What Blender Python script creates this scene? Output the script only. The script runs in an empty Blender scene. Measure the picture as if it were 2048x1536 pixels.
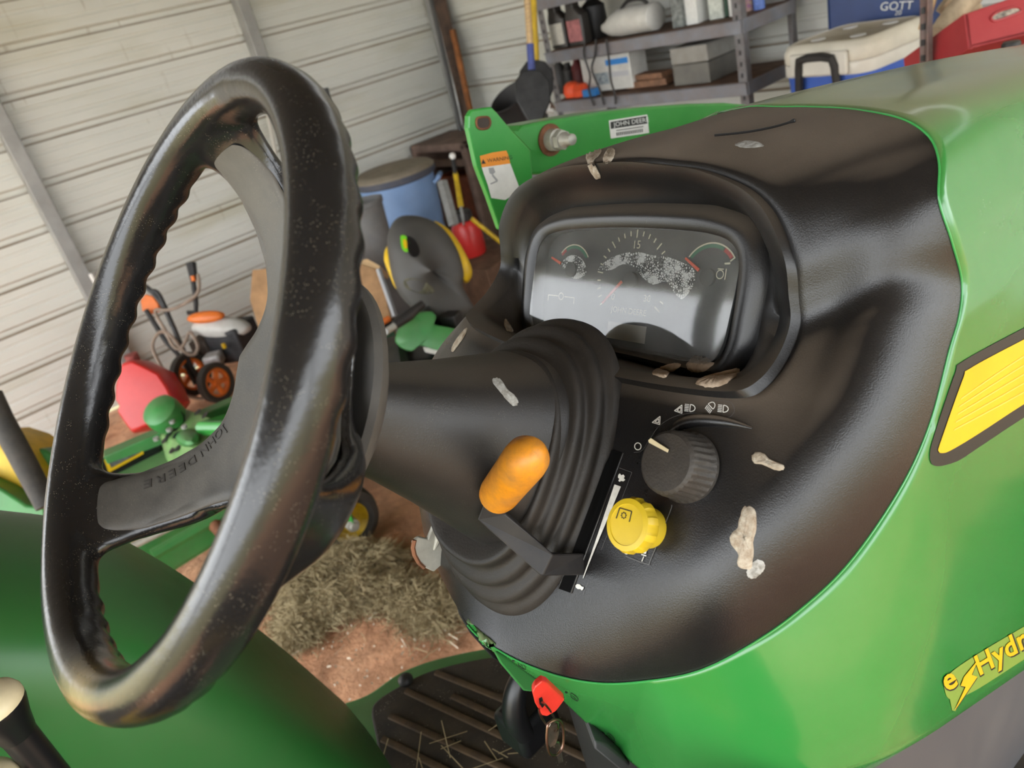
import bpy, bmesh, math, random
import numpy as np
from mathutils import Vector, Matrix
from mathutils.bvhtree import BVHTree

random.seed(7); rng = np.random.default_rng(7)
scene = bpy.context.scene
COL = scene.collection

# ------------------------------------------------------------------ camera
F = 1530.0                                   # focal length in pixels of a 2048 px wide frame
ROLL, PITCH, YAW = [math.radians(v) for v in (15.18, 26.5, 54.1)]
def _axes(r, p, a):
    d = np.array([math.sin(r)*math.cos(p), math.cos(r)*math.cos(p), math.sin(p)])
    h = np.array([-math.sin(r)*math.sin(p), -math.cos(r)*math.sin(p), math.cos(p)])
    rr = np.array([math.cos(r), -math.sin(r), 0.0])
    return np.array([math.cos(a)*h+math.sin(a)*rr, math.sin(a)*h-math.cos(a)*rr, -d])
M = _axes(ROLL, PITCH, YAW)                  # rows: world X (along the wall), Y, Z in camera axes
CAM = np.array([0.0, 0.0, 1.65])
cd = bpy.data.cameras.new('camera'); cam = bpy.data.objects.new('camera', cd); COL.objects.link(cam)
cd.sensor_width = 36.0; cd.lens = 36.0*F/2048.0; cd.clip_start = 0.02; cd.clip_end = 300
cx, cy, cz = M @ np.array([1, 0, 0]), M @ np.array([0, -1, 0]), M @ np.array([0, 0, -1])
cam.matrix_world = Matrix(((cx[0], cy[0], cz[0], CAM[0]), (cx[1], cy[1], cz[1], CAM[1]),
                           (cx[2], cy[2], cz[2], CAM[2]), (0, 0, 0, 1)))
cd.dof.use_dof = True; cd.dof.focus_distance = 0.66; cd.dof.aperture_fstop = 9.0
scene.camera = cam

# ------------------------------------------------------------------ world, sun, exposure
world = bpy.data.worlds.new('overcast_sky'); scene.world = world; world.use_nodes = True
wn = world.node_tree; wn.nodes.clear()
wo = wn.nodes.new('ShaderNodeOutputWorld'); wb = wn.nodes.new('ShaderNodeBackground')
wb.inputs[0].default_value = (0.93, 0.965, 1.0, 1); wb.inputs[1].default_value = 5.6
wn.links.new(wb.outputs[0], wo.inputs[0])
sd = bpy.data.lights.new('sun', 'SUN'); sd.energy = 5.0; sd.angle = math.radians(3); sd.color = (1, 0.93, 0.82)
sun = bpy.data.objects.new('sun', sd); COL.objects.link(sun)
sun.rotation_euler = Vector((-0.32, -0.45, 1.0)).to_track_quat('Z', 'Y').to_euler()
scene.view_settings.view_transform = 'Standard'; scene.view_settings.look = 'None'
scene.view_settings.gamma = 1.0; scene.view_settings.use_curve_mapping = False
scene.view_settings.exposure = 0.34

# ------------------------------------------------------------------ coordinate helpers
def ray(px, py): return M @ np.array([(px-1024)/F, (py-768)/F, 1.0])
def P(px, py, X=None, Y=None, Z=None, d=None):
    r = ray(px, py)
    if X is not None: t = (X-CAM[0])/r[0]
    elif Y is not None: t = (Y-CAM[1])/r[1]
    elif Z is not None: t = (Z-CAM[2])/r[2]
    else: t = d
    return CAM+t*r
# tractor axes: a forward, b to its left, z up; the tractor stands 3.9 degrees off the wall
O = np.array([.1, .485, 0.0]); _y = math.radians(-3.9)
TR = np.array([[math.cos(_y), math.sin(_y), 0], [-math.sin(_y), math.cos(_y), 0], [0, 0, 1]])
def tw(q): return O+TR.T @ np.asarray(q, float)
def wt(w): return TR @ (np.asarray(w, float)-O)
def PT(px, py, a=None, b=None, z=None):
    c = wt(CAM); r = TR @ ray(px, py)
    i, v = [(i, v) for i, v in enumerate((a, b, z)) if v is not None][0]
    return c+(v-c[i])/r[i]*r
# instrument panel axes: b left, q up the slope, w out towards the driver
PO = np.array([.24, 0, 1.29]); PU = np.array([.643, 0, .766]); PN = np.array([-.766, 0, .643])
def DPt(b, q, w): return PO+q*PU+w*PN+np.array([0, b, 0])
def DP(b, q, w): return tw(DPt(b, q, w))
def topanel(t):
    r = np.asarray(t)-PO
    return np.array([r[1], r @ PU, r @ PN])

def spline(pts, n, closed=False):
    """Catmull-Rom through pts (centripetal-ish uniform), n samples."""
    p = np.array(pts, float); m = len(p); out = []
    segs = m if closed else m-1
    for k in range(n):
        u = k/n*segs if closed else k/(n-1)*segs
        i = min(int(u), segs-1); f = u-i
        g = (lambda j: p[j % m]) if closed else (lambda j: p[max(0, min(m-1, j))])
        a, b, c, d = g(i-1), g(i), g(i+1), g(i+2)
        out.append(.5*((2*b)+(c-a)*f+(2*a-5*b+4*c-d)*f*f+(3*b-a-3*c+d)*f**3))
    return np.array(out)

# ------------------------------------------------------------------ object helpers
def link(o, parent=None):
    COL.objects.link(o)
    if parent is not None: o.parent = parent
    return o
def origin_of(parent):
    v = Vector((0, 0, 0))
    while parent is not None:
        v += parent.location; parent = parent.parent
    return np.array(v)
def empty(name, loc, label, cat, group=None):
    o = bpy.data.objects.new(name, None); o.location = loc; o.empty_display_size = .05
    link(o); tag(o, label, cat, group); return o
def tag(o, label=None, cat=None, group=None, kind=None):
    if label: o['label'] = label
    if cat: o['category'] = cat
    if group: o['group'] = group
    if kind: o['kind'] = kind
    return o
class MB:
    """collects geometry in world coordinates and builds ONE mesh object"""
    def __init__(s): s.v = []; s.f = []; s.mi = []
    def add(s, verts, faces, mi=0):
        o = len(s.v); s.v += [tuple(map(float, x)) for x in verts]
        s.f += [tuple(i+o for i in f) for f in faces]; s.mi += [mi]*len(faces); return s
    def box(s, c, size, ax=None, mi=0):
        c = np.array(c, float); A = np.eye(3) if ax is None else np.array(ax, float)
        h = np.array(size)/2
        V = [c+A.T @ (h*np.array(k)) for k in ((-1,-1,-1),(1,-1,-1),(1,1,-1),(-1,1,-1),(-1,-1,1),(1,-1,1),(1,1,1),(-1,1,1))]
        return s.add(V, [(0,3,2,1),(4,5,6,7),(0,1,5,4),(1,2,6,5),(2,3,7,6),(3,0,4,7)], mi)
    def rings(s, R, closed_u=True, cap0=False, cap1=False, closed_v=False, mi=0):
        n = len(R[0]); V = [p for r in R for p in r]; f = []
        m = len(R)
        for j in range(m if closed_v else m-1):
            k = (j+1) % m
            for i in range(n if closed_u else n-1):
                i2 = (i+1) % n
                f.append((j*n+i, j*n+i2, k*n+i2, k*n+i))
        if cap0: f.append(tuple(range(n))[::-1])
        if cap1: f.append(tuple(range((m-1)*n, m*n)))
        return s.add(V, f, mi)
    def tube(s, pts, r, n=10, closed=False, cap=True, mi=0, flat=1.0):
        p = np.array(pts, float); m = len(p)
        rr = np.full(m, r) if np.isscalar(r) else np.interp(np.linspace(0, 1, m), np.linspace(0, 1, len(r)), np.array(r, float))
        T = np.zeros_like(p)
        for i in range(m):
            a = p[(i-1) % m] if (closed or i > 0) else p[i]
            b = p[(i+1) % m] if (closed or i < m-1) else p[i]
            T[i] = (b-a)/(np.linalg.norm(b-a)+1e-12)
        u = np.cross(T[0], [0, 0, 1.0])
        if np.linalg.norm(u) < .1: u = np.cross(T[0], [1.0, 0, 0])
        u /= np.linalg.norm(u); R = []
        for i in range(m):
            u = u-T[i]*(u @ T[i]); u /= np.linalg.norm(u)+1e-12; v = np.cross(T[i], u)
            R.append([p[i]+rr[i]*(math.cos(2*math.pi*k/n)*u+flat*math.sin(2*math.pi*k/n)*v) for k in range(n)])
        return s.rings(R, True, cap and not closed, cap and not closed, closed, mi)
    def lathe(s, prof, c, ax=(0, 0, 1), n=28, sx=1.0, sy=1.0, u0=None, cap0=True, cap1=True, mi=0):
        """prof: list of (radius, height along axis)"""
        ax = np.array(ax, float); ax /= np.linalg.norm(ax)
        u = np.cross(ax, [0, 1.0, 0]) if u0 is None else np.array(u0, float)
        if np.linalg.norm(u) < .1: u = np.cross(ax, [1.0, 0, 0])
        u = u-ax*(u @ ax); u /= np.linalg.norm(u); v = np.cross(ax, u); c = np.array(c, float)
        R = [[c+ax*h+r*(sx*math.cos(2*math.pi*k/n)*u+sy*math.sin(2*math.pi*k/n)*v) for k in range(n)] for r, h in prof]
        return s.rings(R, True, cap0, cap1, False, mi)
    def prism(s, poly, depth, mi=0):
        """poly: 3-D outline (planar-ish), depth: vector"""
        p = [np.array(x, float) for x in poly]; d = np.array(depth, float); n = len(p)
        V = p+[x+d for x in p]
        f = [tuple(range(n))[::-1], tuple(range(n, 2*n))]+[(i, (i+1) % n, n+(i+1) % n, n+i) for i in range(n)]
        return s.add(V, f, mi)
    def build(s, name, mat, parent=None, smooth=True, bevel=0, seg=2, sub=0, angle=40, weld=0, normals=True):
        o0 = origin_of(parent)
        me = bpy.data.meshes.new(name)
        me.from_pydata([tuple(np.array(v)-o0) for v in s.v], [], s.f)
        mats = mat if isinstance(mat, (list, tuple)) else [mat]
        for m in mats: me.materials.append(m)
        if len(mats) > 1: me.polygons.foreach_set('material_index', s.mi)
        bm = bmesh.new(); bm.from_mesh(me)
        if weld: bmesh.ops.remove_doubles(bm, verts=bm.verts, dist=weld)
        if normals: bmesh.ops.recalc_face_normals(bm, faces=bm.faces)
        for f in bm.faces: f.smooth = smooth
        if smooth and angle < 180:
            for e in bm.edges:
                if len(e.link_faces) == 2 and e.calc_face_angle(0) > math.radians(angle): e.smooth = False
        bm.to_mesh(me); bm.free()
        o = bpy.data.objects.new(name, me); link(o, parent)
        if bevel:
            md = o.modifiers.new('bevel', 'BEVEL'); md.width = bevel; md.segments = seg; md.limit_method = 'ANGLE'; md.angle_limit = math.radians(35)
        if sub:
            md = o.modifiers.new('sub', 'SUBSURF'); md.levels = sub; md.render_levels = sub
        return o
def bvh_of(o):
    me = o.data; off = origin_of(o.parent)+np.array(o.location)
    return BVHTree.FromPolygons([tuple(np.array(v.co)+off) for v in me.vertices], [tuple(p.vertices) for p in me.polygons])
def hit(bvhs, px, py):
    r = ray(px, py); r = r/np.linalg.norm(r); best = None
    for b in (bvhs if isinstance(bvhs, (list, tuple)) else [bvhs]):
        h = b.ray_cast(Vector(CAM), Vector(r))
        if h[0] is not None and (best is None or h[3] < best[3]): best = h
    if best is None: return None
    n = np.array(best[1]); 
    if n @ r > 0: n = -n
    return np.array(best[0]), n

def text_mesh(body, size=1.0, bold=0.0):
    cu = bpy.data.curves.new('t', 'FONT'); cu.body = body; cu.size = size; cu.resolution_u = 3; cu.offset = bold*size; cu.space_character = 1+bold*2.2
    ob = bpy.data.objects.new('t', cu); COL.objects.link(ob)
    bpy.context.view_layer.update()
    me = bpy.data.meshes.new_from_object(ob.evaluated_get(bpy.context.evaluated_depsgraph_get()))
    V = np.array([v.co for v in me.vertices]); Fc = [tuple(p.vertices) for p in me.polygons]
    bpy.data.objects.remove(ob); bpy.data.curves.remove(cu); bpy.data.meshes.remove(me)
    return V, Fc

# ------------------------------------------------------------------ materials
MATS = {}
def mat(name, col, rough=.5, metal=0.0, spec=.5, coat=0.0, var=0.0, vscale=8.0, col2=None, bump=0.0, bscale=60.0,
        dust=0.0, dcol=(.20, .165, .125), dscale=14.0, up=0.0, upmin=.76, upcol=None, speck=0.0, scol=(.42, .38, .30), sscale=260.0, rvar=0.0, alpha=1.0, coords='Object', stretch=None):
    if name in MATS: return MATS[name]
    m = bpy.data.materials.new(name); MATS[name] = m; m.use_nodes = True
    nt = m.node_tree; N = nt.nodes; L = nt.links; b = N['Principled BSDF']
    b.inputs['Roughness'].default_value = rough; b.inputs['Metallic'].default_value = metal
    b.inputs['Specular IOR Level'].default_value = spec; b.inputs['Coat Weight'].default_value = coat
    b.inputs['Coat Roughness'].default_value = .12
    if alpha < 1: b.inputs['Alpha'].default_value = alpha
    tc = N.new('ShaderNodeTexCoord'); co = tc.outputs[coords]
    if stretch:
        mp = N.new('ShaderNodeMapping'); mp.inputs['Scale'].default_value = stretch; L.new(co, mp.inputs[0]); co = mp.outputs[0]
    def noise(scale, detail=5, rgh=.6):
        n = N.new('ShaderNodeTexNoise'); n.inputs['Scale'].default_value = scale; n.inputs['Detail'].default_value = detail
        n.inputs['Roughness'].default_value = rgh; L.new(co, n.inputs['Vector']); return n.outputs[0]
    def ramp(sock, lo, hi, a=0.0, c=1.0):
        r = N.new('ShaderNodeMapRange'); r.inputs[1].default_value = lo; r.inputs[2].default_value = hi
        r.inputs[3].default_value = a; r.inputs[4].default_value = c; L.new(sock, r.inputs[0]); return r.outputs[0]
    def mix(fac, c1, c2):
        x = N.new('ShaderNodeMix'); x.data_type = 'RGBA'
        if isinstance(fac, float): x.inputs[0].default_value = fac
        else: L.new(fac, x.inputs[0])
        for s, c in ((6, c1), (7, c2)):
            if isinstance(c, tuple): x.inputs[s].default_value = (*c, 1)
            else: L.new(c, x.inputs[s])
        return x.outputs[2]
    def mul(a, c):
        x = N.new('ShaderNodeMath'); x.operation = 'MULTIPLY'; L.new(a, x.inputs[0])
        if isinstance(c, float): x.inputs[1].default_value = c
        else: L.new(c, x.inputs[1])
        return x.outputs[0]
    cur = tuple(col)
    if var or col2:
        c2 = col2 if col2 else tuple(min(1, c*(1+var)) for c in col)
        c1 = tuple(col) if col2 else tuple(c*(1-var) for c in col)
        cur = mix(ramp(noise(vscale), .32, .68), c1, c2)
    rs = rough
    if dust or up:
        f = ramp(noise(dscale, 8, .7), .30, .75)
        f = mul(f, dust if not up else max(dust, .001))
        if up:
            g = N.new('ShaderNodeNewGeometry'); sx = N.new('ShaderNodeSeparateXYZ'); L.new(g.outputs['Normal'], sx.inputs[0])
            u = mul(ramp(sx.outputs[2], upmin, .985), mul_n(N, L, ramp(noise(dscale*.6, 6, .7), .2, .7, .45, 1.0), up))
            ad = N.new('ShaderNodeMath'); ad.operation = 'MAXIMUM'; L.new(f, ad.inputs[0]); L.new(u, ad.inputs[1])
            if upcol: cur = mix(f, cur, tuple(dcol)); cur = mix(u, cur, tuple(upcol)); f = ad.outputs[0]
            else: f = ad.outputs[0]; cur = mix(f, cur, tuple(dcol))
        else: cur = mix(f, cur, tuple(dcol))
        rs = ramp(f, 0, 1, rough, .85)
    if speck:
        v = N.new('ShaderNodeTexVoronoi'); v.inputs['Scale'].default_value = sscale; L.new(co, v.inputs['Vector'])
        s1 = ramp(v.outputs['Distance'], .10, .16, 1.0, 0.0)
        s2 = ramp(noise(sscale*.11, 2, .5), .60-speck*.22, .66-speck*.2)
        cur = mix(mul(s1, s2), cur, tuple(scol))
    if isinstance(cur, tuple): b.inputs['Base Color'].default_value = (*cur, 1)
    else: L.new(cur, b.inputs['Base Color'])
    if not isinstance(rs, float): L.new(rs, b.inputs['Roughness'])
    elif rvar: L.new(ramp(noise(vscale*2), .3, .7, rough-rvar, rough+rvar), b.inputs['Roughness'])
    if bump:
        bp = N.new('ShaderNodeBump'); bp.inputs['Strength'].default_value = bump; bp.inputs['Distance'].default_value = .001
        L.new(noise(bscale, 3), bp.inputs['Height']); L.new(bp.outputs[0], b.inputs['Normal'])
    return m
def mul_n(N, L, a, c):
    x = N.new('ShaderNodeMath'); x.operation = 'MULTIPLY'; L.new(a, x.inputs[0]); x.inputs[1].default_value = c; return x.outputs[0]

BLACK = mat('black_dash_plastic', (.0062, .0062, .0070), .26, spec=.5, dust=.16, dscale=9, dcol=(.040, .033, .025), up=.95, upmin=.74, upcol=(.165, .130, .098), speck=.62, scol=(.085, .070, .052), sscale=1300, bump=.25, bscale=900)
RECESS = mat('black_recess_plastic', (.0055, .0055, .006), .30, spec=.45, dust=.10, dscale=8, dcol=(.05, .04, .03), speck=.15, scol=(.15, .13, .11), sscale=900, bump=.15, bscale=900, up=.8, upmin=.50, upcol=(.11, .088, .065))
COLUMN = mat('black_column_plastic', (.010, .0097, .0097), .38, spec=.45, dust=.34, dscale=7, dcol=(.046, .037, .029), up=.8, upmin=.70, upcol=(.10, .080, .058), speck=.2, scol=(.16, .14, .11), sscale=900, bump=.2, bscale=800)
BOOT = mat('dusty_rubber_boot', (.009, .0085, .008), .48, spec=.4, dust=.55, dscale=10, dcol=(.048, .037, .028), up=.5, speck=.15, scol=(.15, .12, .1), sscale=900, bump=.3, bscale=500)
RIM = mat('worn_black_rim', (.0085, .0085, .0095), .17, spec=.5, dust=.13, dscale=11, dcol=(.04, .034, .026), up=.22, speck=.42, scol=(.26, .23, .17), sscale=750, bump=.12, bscale=350)
SPOKE = mat('black_spoke_plastic', (.012, .0117, .012), .34, spec=.5, dust=.45, dscale=9, dcol=(.075, .064, .05), speck=.25, scol=(.2, .18, .14), sscale=800, bump=.35, bscale=420)
COVER = mat('grey_hub_cover', (.036, .035, .033), .46, dust=.8, dscale=18, dcol=(.125, .113, .094), speck=.3, scol=(.22, .2, .16), sscale=800, bump=.15, bscale=700)
GREEN = mat('green_paint', (.016, .185, .030), .22, coat=.5, var=.08, vscale=3, dust=.10, dscale=5, dcol=(.24, .25, .14), up=.72, upmin=.66, upcol=(.33, .29, .17), speck=0, sscale=300)
FENDER = mat('green_fender_paint', (.014, .135, .022), .36, coat=.05, var=.1, vscale=3, dust=.38, dscale=3.2, dcol=(.085, .13, .045))
LOADER = mat('green_loader_paint', (.024, .26, .036), .3, coat=.2, var=.1, vscale=10, dust=.12, dscale=10, dcol=(.22, .25, .12))
IMPL = mat('green_implement_paint', (.022, .20, .040), .4, var=.15, vscale=12, dust=.28, dscale=9, dcol=(.20, .20, .11), up=.45)
YELLOW = mat('yellow_decal', (.66, .42, .010), .35, var=.05, vscale=20)
YELLOW2 = mat('yellow_plastic', (.52, .37, .012), .4, var=.12, vscale=20, dust=.15, dscale=25, dcol=(.3, .2, .04))
YWHEEL = mat('yellow_wheel_paint', (.55, .36, .012), .45, var=.2, vscale=30, dust=.2, dscale=20, dcol=(.12, .08, .03))
YSEAT = mat('yellow_vinyl', (.62, .40, .01), .5, var=.15, vscale=15)
ORANGE = mat('orange_grip', (.76, .29, .006), .26, col2=(.66, .23, .008), vscale=25, dust=.85, dscale=60, dcol=(.24, .12, .03), speck=.6, scol=(.10, .055, .02), sscale=700)
INK = mat('white_print', (.62, .61, .56), .6, var=.12, vscale=200)
INKDARK = mat('black_print', (.012, .014, .012), .5)
DARK = mat('deep_black_plastic', (.006, .006, .007), .38)
BLKSAT = mat('satin_black_lever', (.006, .007, .010), .42, spec=.3, dust=.15, dscale=20)
CREAM = mat('cream_plastic', (.62, .53, .34), .4, var=.1, vscale=40)
MATRUB = mat('dirty_floor_mat', (.014, .013, .011), .7, dust=.75, dscale=16, dcol=(.075, .055, .035), bump=.5, bscale=150, speck=.3)
MATRIB = mat('dirty_mat_rib', (.04, .026, .014), .8, dust=.8, dscale=30, dcol=(.13, .08, .035))
GREYPL = mat('dark_grey_plastic', (.055, .055, .06), .55, dust=.4, dscale=8, dcol=(.12, .11, .1))
STEEL = mat('galvanised_steel', (.36, .36, .35), .45, metal=.6, var=.25, vscale=30, dust=.25, dscale=25, dcol=(.30, .28, .24))
STEELW = mat('weathered_zinc', (.42, .41, .36), .5, metal=.35, var=.2, vscale=40, dust=.25, dscale=60, dcol=(.30, .27, .20))
RUST = mat('rust', (.16, .065, .03), .9, var=.5, vscale=40, bump=.6, bscale=120)
CHROME = mat('worn_key_metal', (.45, .40, .32), .35, metal=1.0, var=.2, vscale=200)
BRONZE = mat('key_ring_metal', (.20, .13, .10), .3, metal=1.0)
REDPL = mat('red_plastic', (.58, .022, .018), .32, var=.08, vscale=10, dust=.12, dscale=20, dcol=(.3, .1, .08))
REDKEY = mat('red_key_plastic', (.62, .035, .022), .3, var=.1, vscale=60)
ORNG = mat('orange_machine_plastic', (.75, .17, .02), .4, var=.12, vscale=25, dust=.2, dscale=20, dcol=(.3, .15, .08))
WHITEPL = mat('off_white_plastic', (.55, .54, .50), .45, var=.12, vscale=14, dust=.2, dscale=20, dcol=(.3, .27, .2))
BLUECAN = mat('blue_bin_plastic', (.19, .31, .53), .5, var=.10, vscale=5, dust=.2, dscale=6, dcol=(.25, .32, .42))
LID = mat('dusty_bin_lid', (.22, .185, .14), .85, var=.2, vscale=10, dust=.5, dscale=8, dcol=(.30, .25, .175))
RIMB = mat('dark_bin_rim', (.05, .06, .09), .6, dust=.3)
GREYCAN = mat('grey_bin_plastic', (.12, .12, .12), .6, var=.2, vscale=8, dust=.3, dscale=10)
TYRE = mat('dusty_tyre_rubber', (.022, .021, .020), .6, dust=.5, dscale=18, dcol=(.09, .075, .055), bump=.3, bscale=90)
WOOD = mat('pale_wood', (.50, .34, .17), .6, var=.25, vscale=20, stretch=(1, 1, 8))
PLY = mat('tan_particle_board', (.36, .20, .09), .75, var=.25, vscale=12, bump=.2, bscale=150)
PLYD = mat('brown_shelf_board', (.13, .07, .04), .8, var=.35, vscale=14)
RUSTWOOD = mat('weathered_brown_metal', (.13, .085, .065), .8, var=.4, vscale=9, dust=.3, dscale=14, dcol=(.2, .12, .08))
SHELF = mat('grey_blue_shelf_steel', (.19, .205, .235), .55, metal=.2, var=.15, vscale=12, dust=.42, dscale=9, dcol=(.24, .13, .06))
UPRIGHT = mat('grey_upright_steel', (.16, .16, .165), .55, metal=.2, var=.2, vscale=30, dust=.5, dscale=14, dcol=(.14, .085, .06))
RUSTUP = mat('rusted_upright_steel', (.17, .10, .08), .75, var=.3, vscale=25, dust=.5, dscale=18, dcol=(.22, .22, .22))
BLACKPL = mat('black_plastic', (.014, .014, .015), .5, dust=.25, dscale=12, dcol=(.08, .065, .05))
PIPE = mat('black_pipe', (.02, .022, .022), .45, dust=.2)
WHITE = mat('white_label_paper', (.68, .67, .63), .6, var=.06, vscale=60)
COOLW = mat('dirty_white_cooler', (.66, .62, .52), .5, var=.08, vscale=10, dust=.15, dscale=12, dcol=(.30, .25, .15), up=.85)
COOLB = mat('blue_cooler_plastic', (.045, .105, .40), .45, var=.1, vscale=8)
GOTTB = mat('dark_blue_cooler', (.012, .035, .13), .45, var=.15, vscale=8)
CRATE = mat('red_crate_plastic', (.34, .022, .028), .45, var=.1, vscale=10, dust=.1, dscale=10)
TAN = mat('tan_canvas', (.42, .33, .22), .85, var=.3, vscale=18, bump=.4, bscale=60)
SEATBK = mat('dark_seat_shell', (.055, .054, .052), .55, dust=.5, dscale=9, dcol=(.105, .098, .085), up=.4)
HOSE = mat('tan_hose', (.26, .19, .14), .55, var=.2, vscale=30)
BOXW = mat('white_carton', (.60, .59, .55), .6, var=.1, vscale=18)
BOXGREY = mat('grey_metal_box', (.13, .125, .11), .6, var=.2, vscale=12, dust=.3, dscale=9, dcol=(.2, .17, .13))
BLUEINK = mat('blue_print', (.03, .22, .60), .5)
DROP = mat('dried_dropping', (.42, .375, .30), .75, col2=(.22, .16, .105), vscale=190, bump=.9, bscale=260, speck=.5, scol=(.16, .10, .06), sscale=500)
SMEAR = mat('chalky_smear', (.42, .42, .40), .7, col2=(.16, .15, .13), vscale=220)
LEAF = mat('dry_leaf_scrap', (.40, .31, .23), .75, col2=(.24, .17, .11), vscale=120, bump=.8, bscale=200)
POST = mat('grey_wall_post', (.30, .30, .29), .5, metal=.2, var=.15, vscale=8, dust=.2, dscale=10)
ROOFM = mat('roof_sheet', (.11, .105, .095), .6, var=.15, vscale=3)

# ------------------------------------------------------------------ the shed
def wall_material():
    m = bpy.data.materials.new('ribbed_siding'); m.use_nodes = True; nt = m.node_tree; N = nt.nodes; L = nt.links; b = N['Principled BSDF']
    tc = N.new('ShaderNodeTexCoord'); sx = N.new('ShaderNodeSeparateXYZ'); L.new(tc.outputs['Object'], sx.inputs[0])
    def math_(op, a, c):
        x = N.new('ShaderNodeMath'); x.operation = op
        for i, s in ((0, a), (1, c)):
            if isinstance(s, (float, int)): x.inputs[i].default_value = s
            else: L.new(s, x.inputs[i])
        return x.outputs[0]
    def mr(s, lo, hi, a=0., c=1.):
        r = N.new('ShaderNodeMapRange'); r.inputs[1].default_value = lo; r.inputs[2].default_value = hi; r.inputs[3].default_value = a; r.inputs[4].default_value = c
        L.new(s, r.inputs[0]); return r.outputs[0]
    def nz(scale, st, detail=5):
        mp = N.new('ShaderNodeMapping'); mp.inputs['Scale'].default_value = st; L.new(tc.outputs['Object'], mp.inputs[0])
        n = N.new('ShaderNodeTexNoise'); n.inputs['Scale'].default_value = scale; n.inputs['Detail'].default_value = detail; L.new(mp.outputs[0], n.inputs[0]); return n.outputs[0]
    def mx(f, a, c):
        x = N.new('ShaderNodeMix'); x.data_type = 'RGBA'; L.new(f, x.inputs[0])
        for s, k in ((6, a), (7, c)):
            if isinstance(k, tuple): x.inputs[s].default_value = (*k, 1)
            else: L.new(k, x.inputs[s])
        return x.outputs[2]
    z = math_('SUBTRACT', sx.outputs[2], .1745-.2255*4); fr = math_('FRACT', math_('DIVIDE', z, .2255), 0.)
    base = mx(mr(nz(1.2, (1, 1, 2)), .3, .7), (.55, .555, .51), (.64, .635, .575))
    st = mx(math_('MULTIPLY', mr(nz(1.1, (1, 1, 5), 3), .50, .75), .45), base, (.36, .33, .19))       # algae and dust streaks along the sheet
    wet = math_('MULTIPLY', mr(fr, .022, .072, 1., 0.), mr(nz(2., (1.5, 1.5, 1)), .25, .6, .55, 1.))        # dirt lying on the lower lip of each rib
    col = mx(math_('MULTIPLY', wet, .85), st, (.17, .10, .04))
    run = math_('MULTIPLY', mr(nz(26., (1, 1, .10), 3), .63, .70), mr(nz(1.3, (1, 1, .7), 2), .52, .62))
    col = mx(math_('MULTIPLY', run, .5), col, (.22, .15, .08))
    L.new(col, b.inputs['Base Color']); b.inputs['Roughness'].default_value = .5
    return m
WALL = wall_material()
def rib_profile(ztop):
    out = []; k = -1
    while True:
        z0 = .1745+k*.2255
        for dz, dp in ((0, 0), (.004, .020), (.034, .020), (.048, 0), (.095, 0), (.099, .004), (.113, .004), (.117, 0), (.165, 0), (.169, .004), (.183, .004), (.187, 0)):
            zz = z0+dz
            if 0 <= zz <= ztop: out.append((zz, dp))
        k += 1
        if z0 > ztop: break
    return [(0, 0)]+out+[(ztop, 0)]
prof = rib_profile(2.9)
w = MB(); w.rings([[(-2.4, 5+d, z) for z, d in prof], [(3.87, 5+d, z) for z, d in prof]], False)
w.rings([[(-2.4, 5.06, z) for z in (0, 2.9)], [(3.87, 5.06, z) for z in (0, 2.9)]], False)
tag(w.build('wall_left', WALL, smooth=False), 'ribbed pale metal siding along the left side of the shed', kind='structure')
w = MB(); w.rings([[(3.87+d, 5.0, z) for z, d in prof], [(3.87+d, -3.2, z) for z, d in prof]], False)
w.rings([[(3.93, 5.06, z) for z in (0, 2.9)], [(3.93, -3.2, z) for z in (0, 2.9)]], False)
tag(w.build('wall_back', WALL, smooth=False), 'ribbed pale metal siding behind the steel shelves', kind='structure')
w = MB(); w.box((.72, .95, 3.02), (6.5, 8.4, .06))
tag(w.build('ceiling', ROOFM, smooth=False), 'shed roof sheeting', kind='structure')
def post(i, c, size, label, m=POST):
    w = MB(); w.box(c, size); return tag(w.build('trim_%d' % i, m, bevel=.004), label, kind='structure')
post(1, (.835, 4.955, 1.45), (.075, .085, 2.9), 'grey steel wall post left of the wheel')
post(2, (2.36, 4.955, 1.45), (.075, .085, 2.9), 'grey steel wall post above the wheel')
post(3, (3.80, 4.94, 1.45), (.10, .10, 2.9), 'grey steel corner post')
post(4, (.9, -3.1, 1.5), (.14, .14, 3.0), 'roof post on the open side')
post(5, (-2.2, -3.1, 1.5), (.14, .14, 3.0), 'roof post at the open corner')
post(6, (-2.25, 1.4, 1.5), (.14, .14, 3.0), 'roof post at the open end')
w = MB(); w.box((.72, -3.15, 2.87), (6.3, .10, .24)); tag(w.build('trim_7', POST), 'eave beam of the open side', kind='structure')
w = MB(); w.box((-2.3, .95, 2.87), (.10, 8.3, .24)); tag(w.build('trim_8', POST), 'eave beam of the open end', kind='structure')

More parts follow.
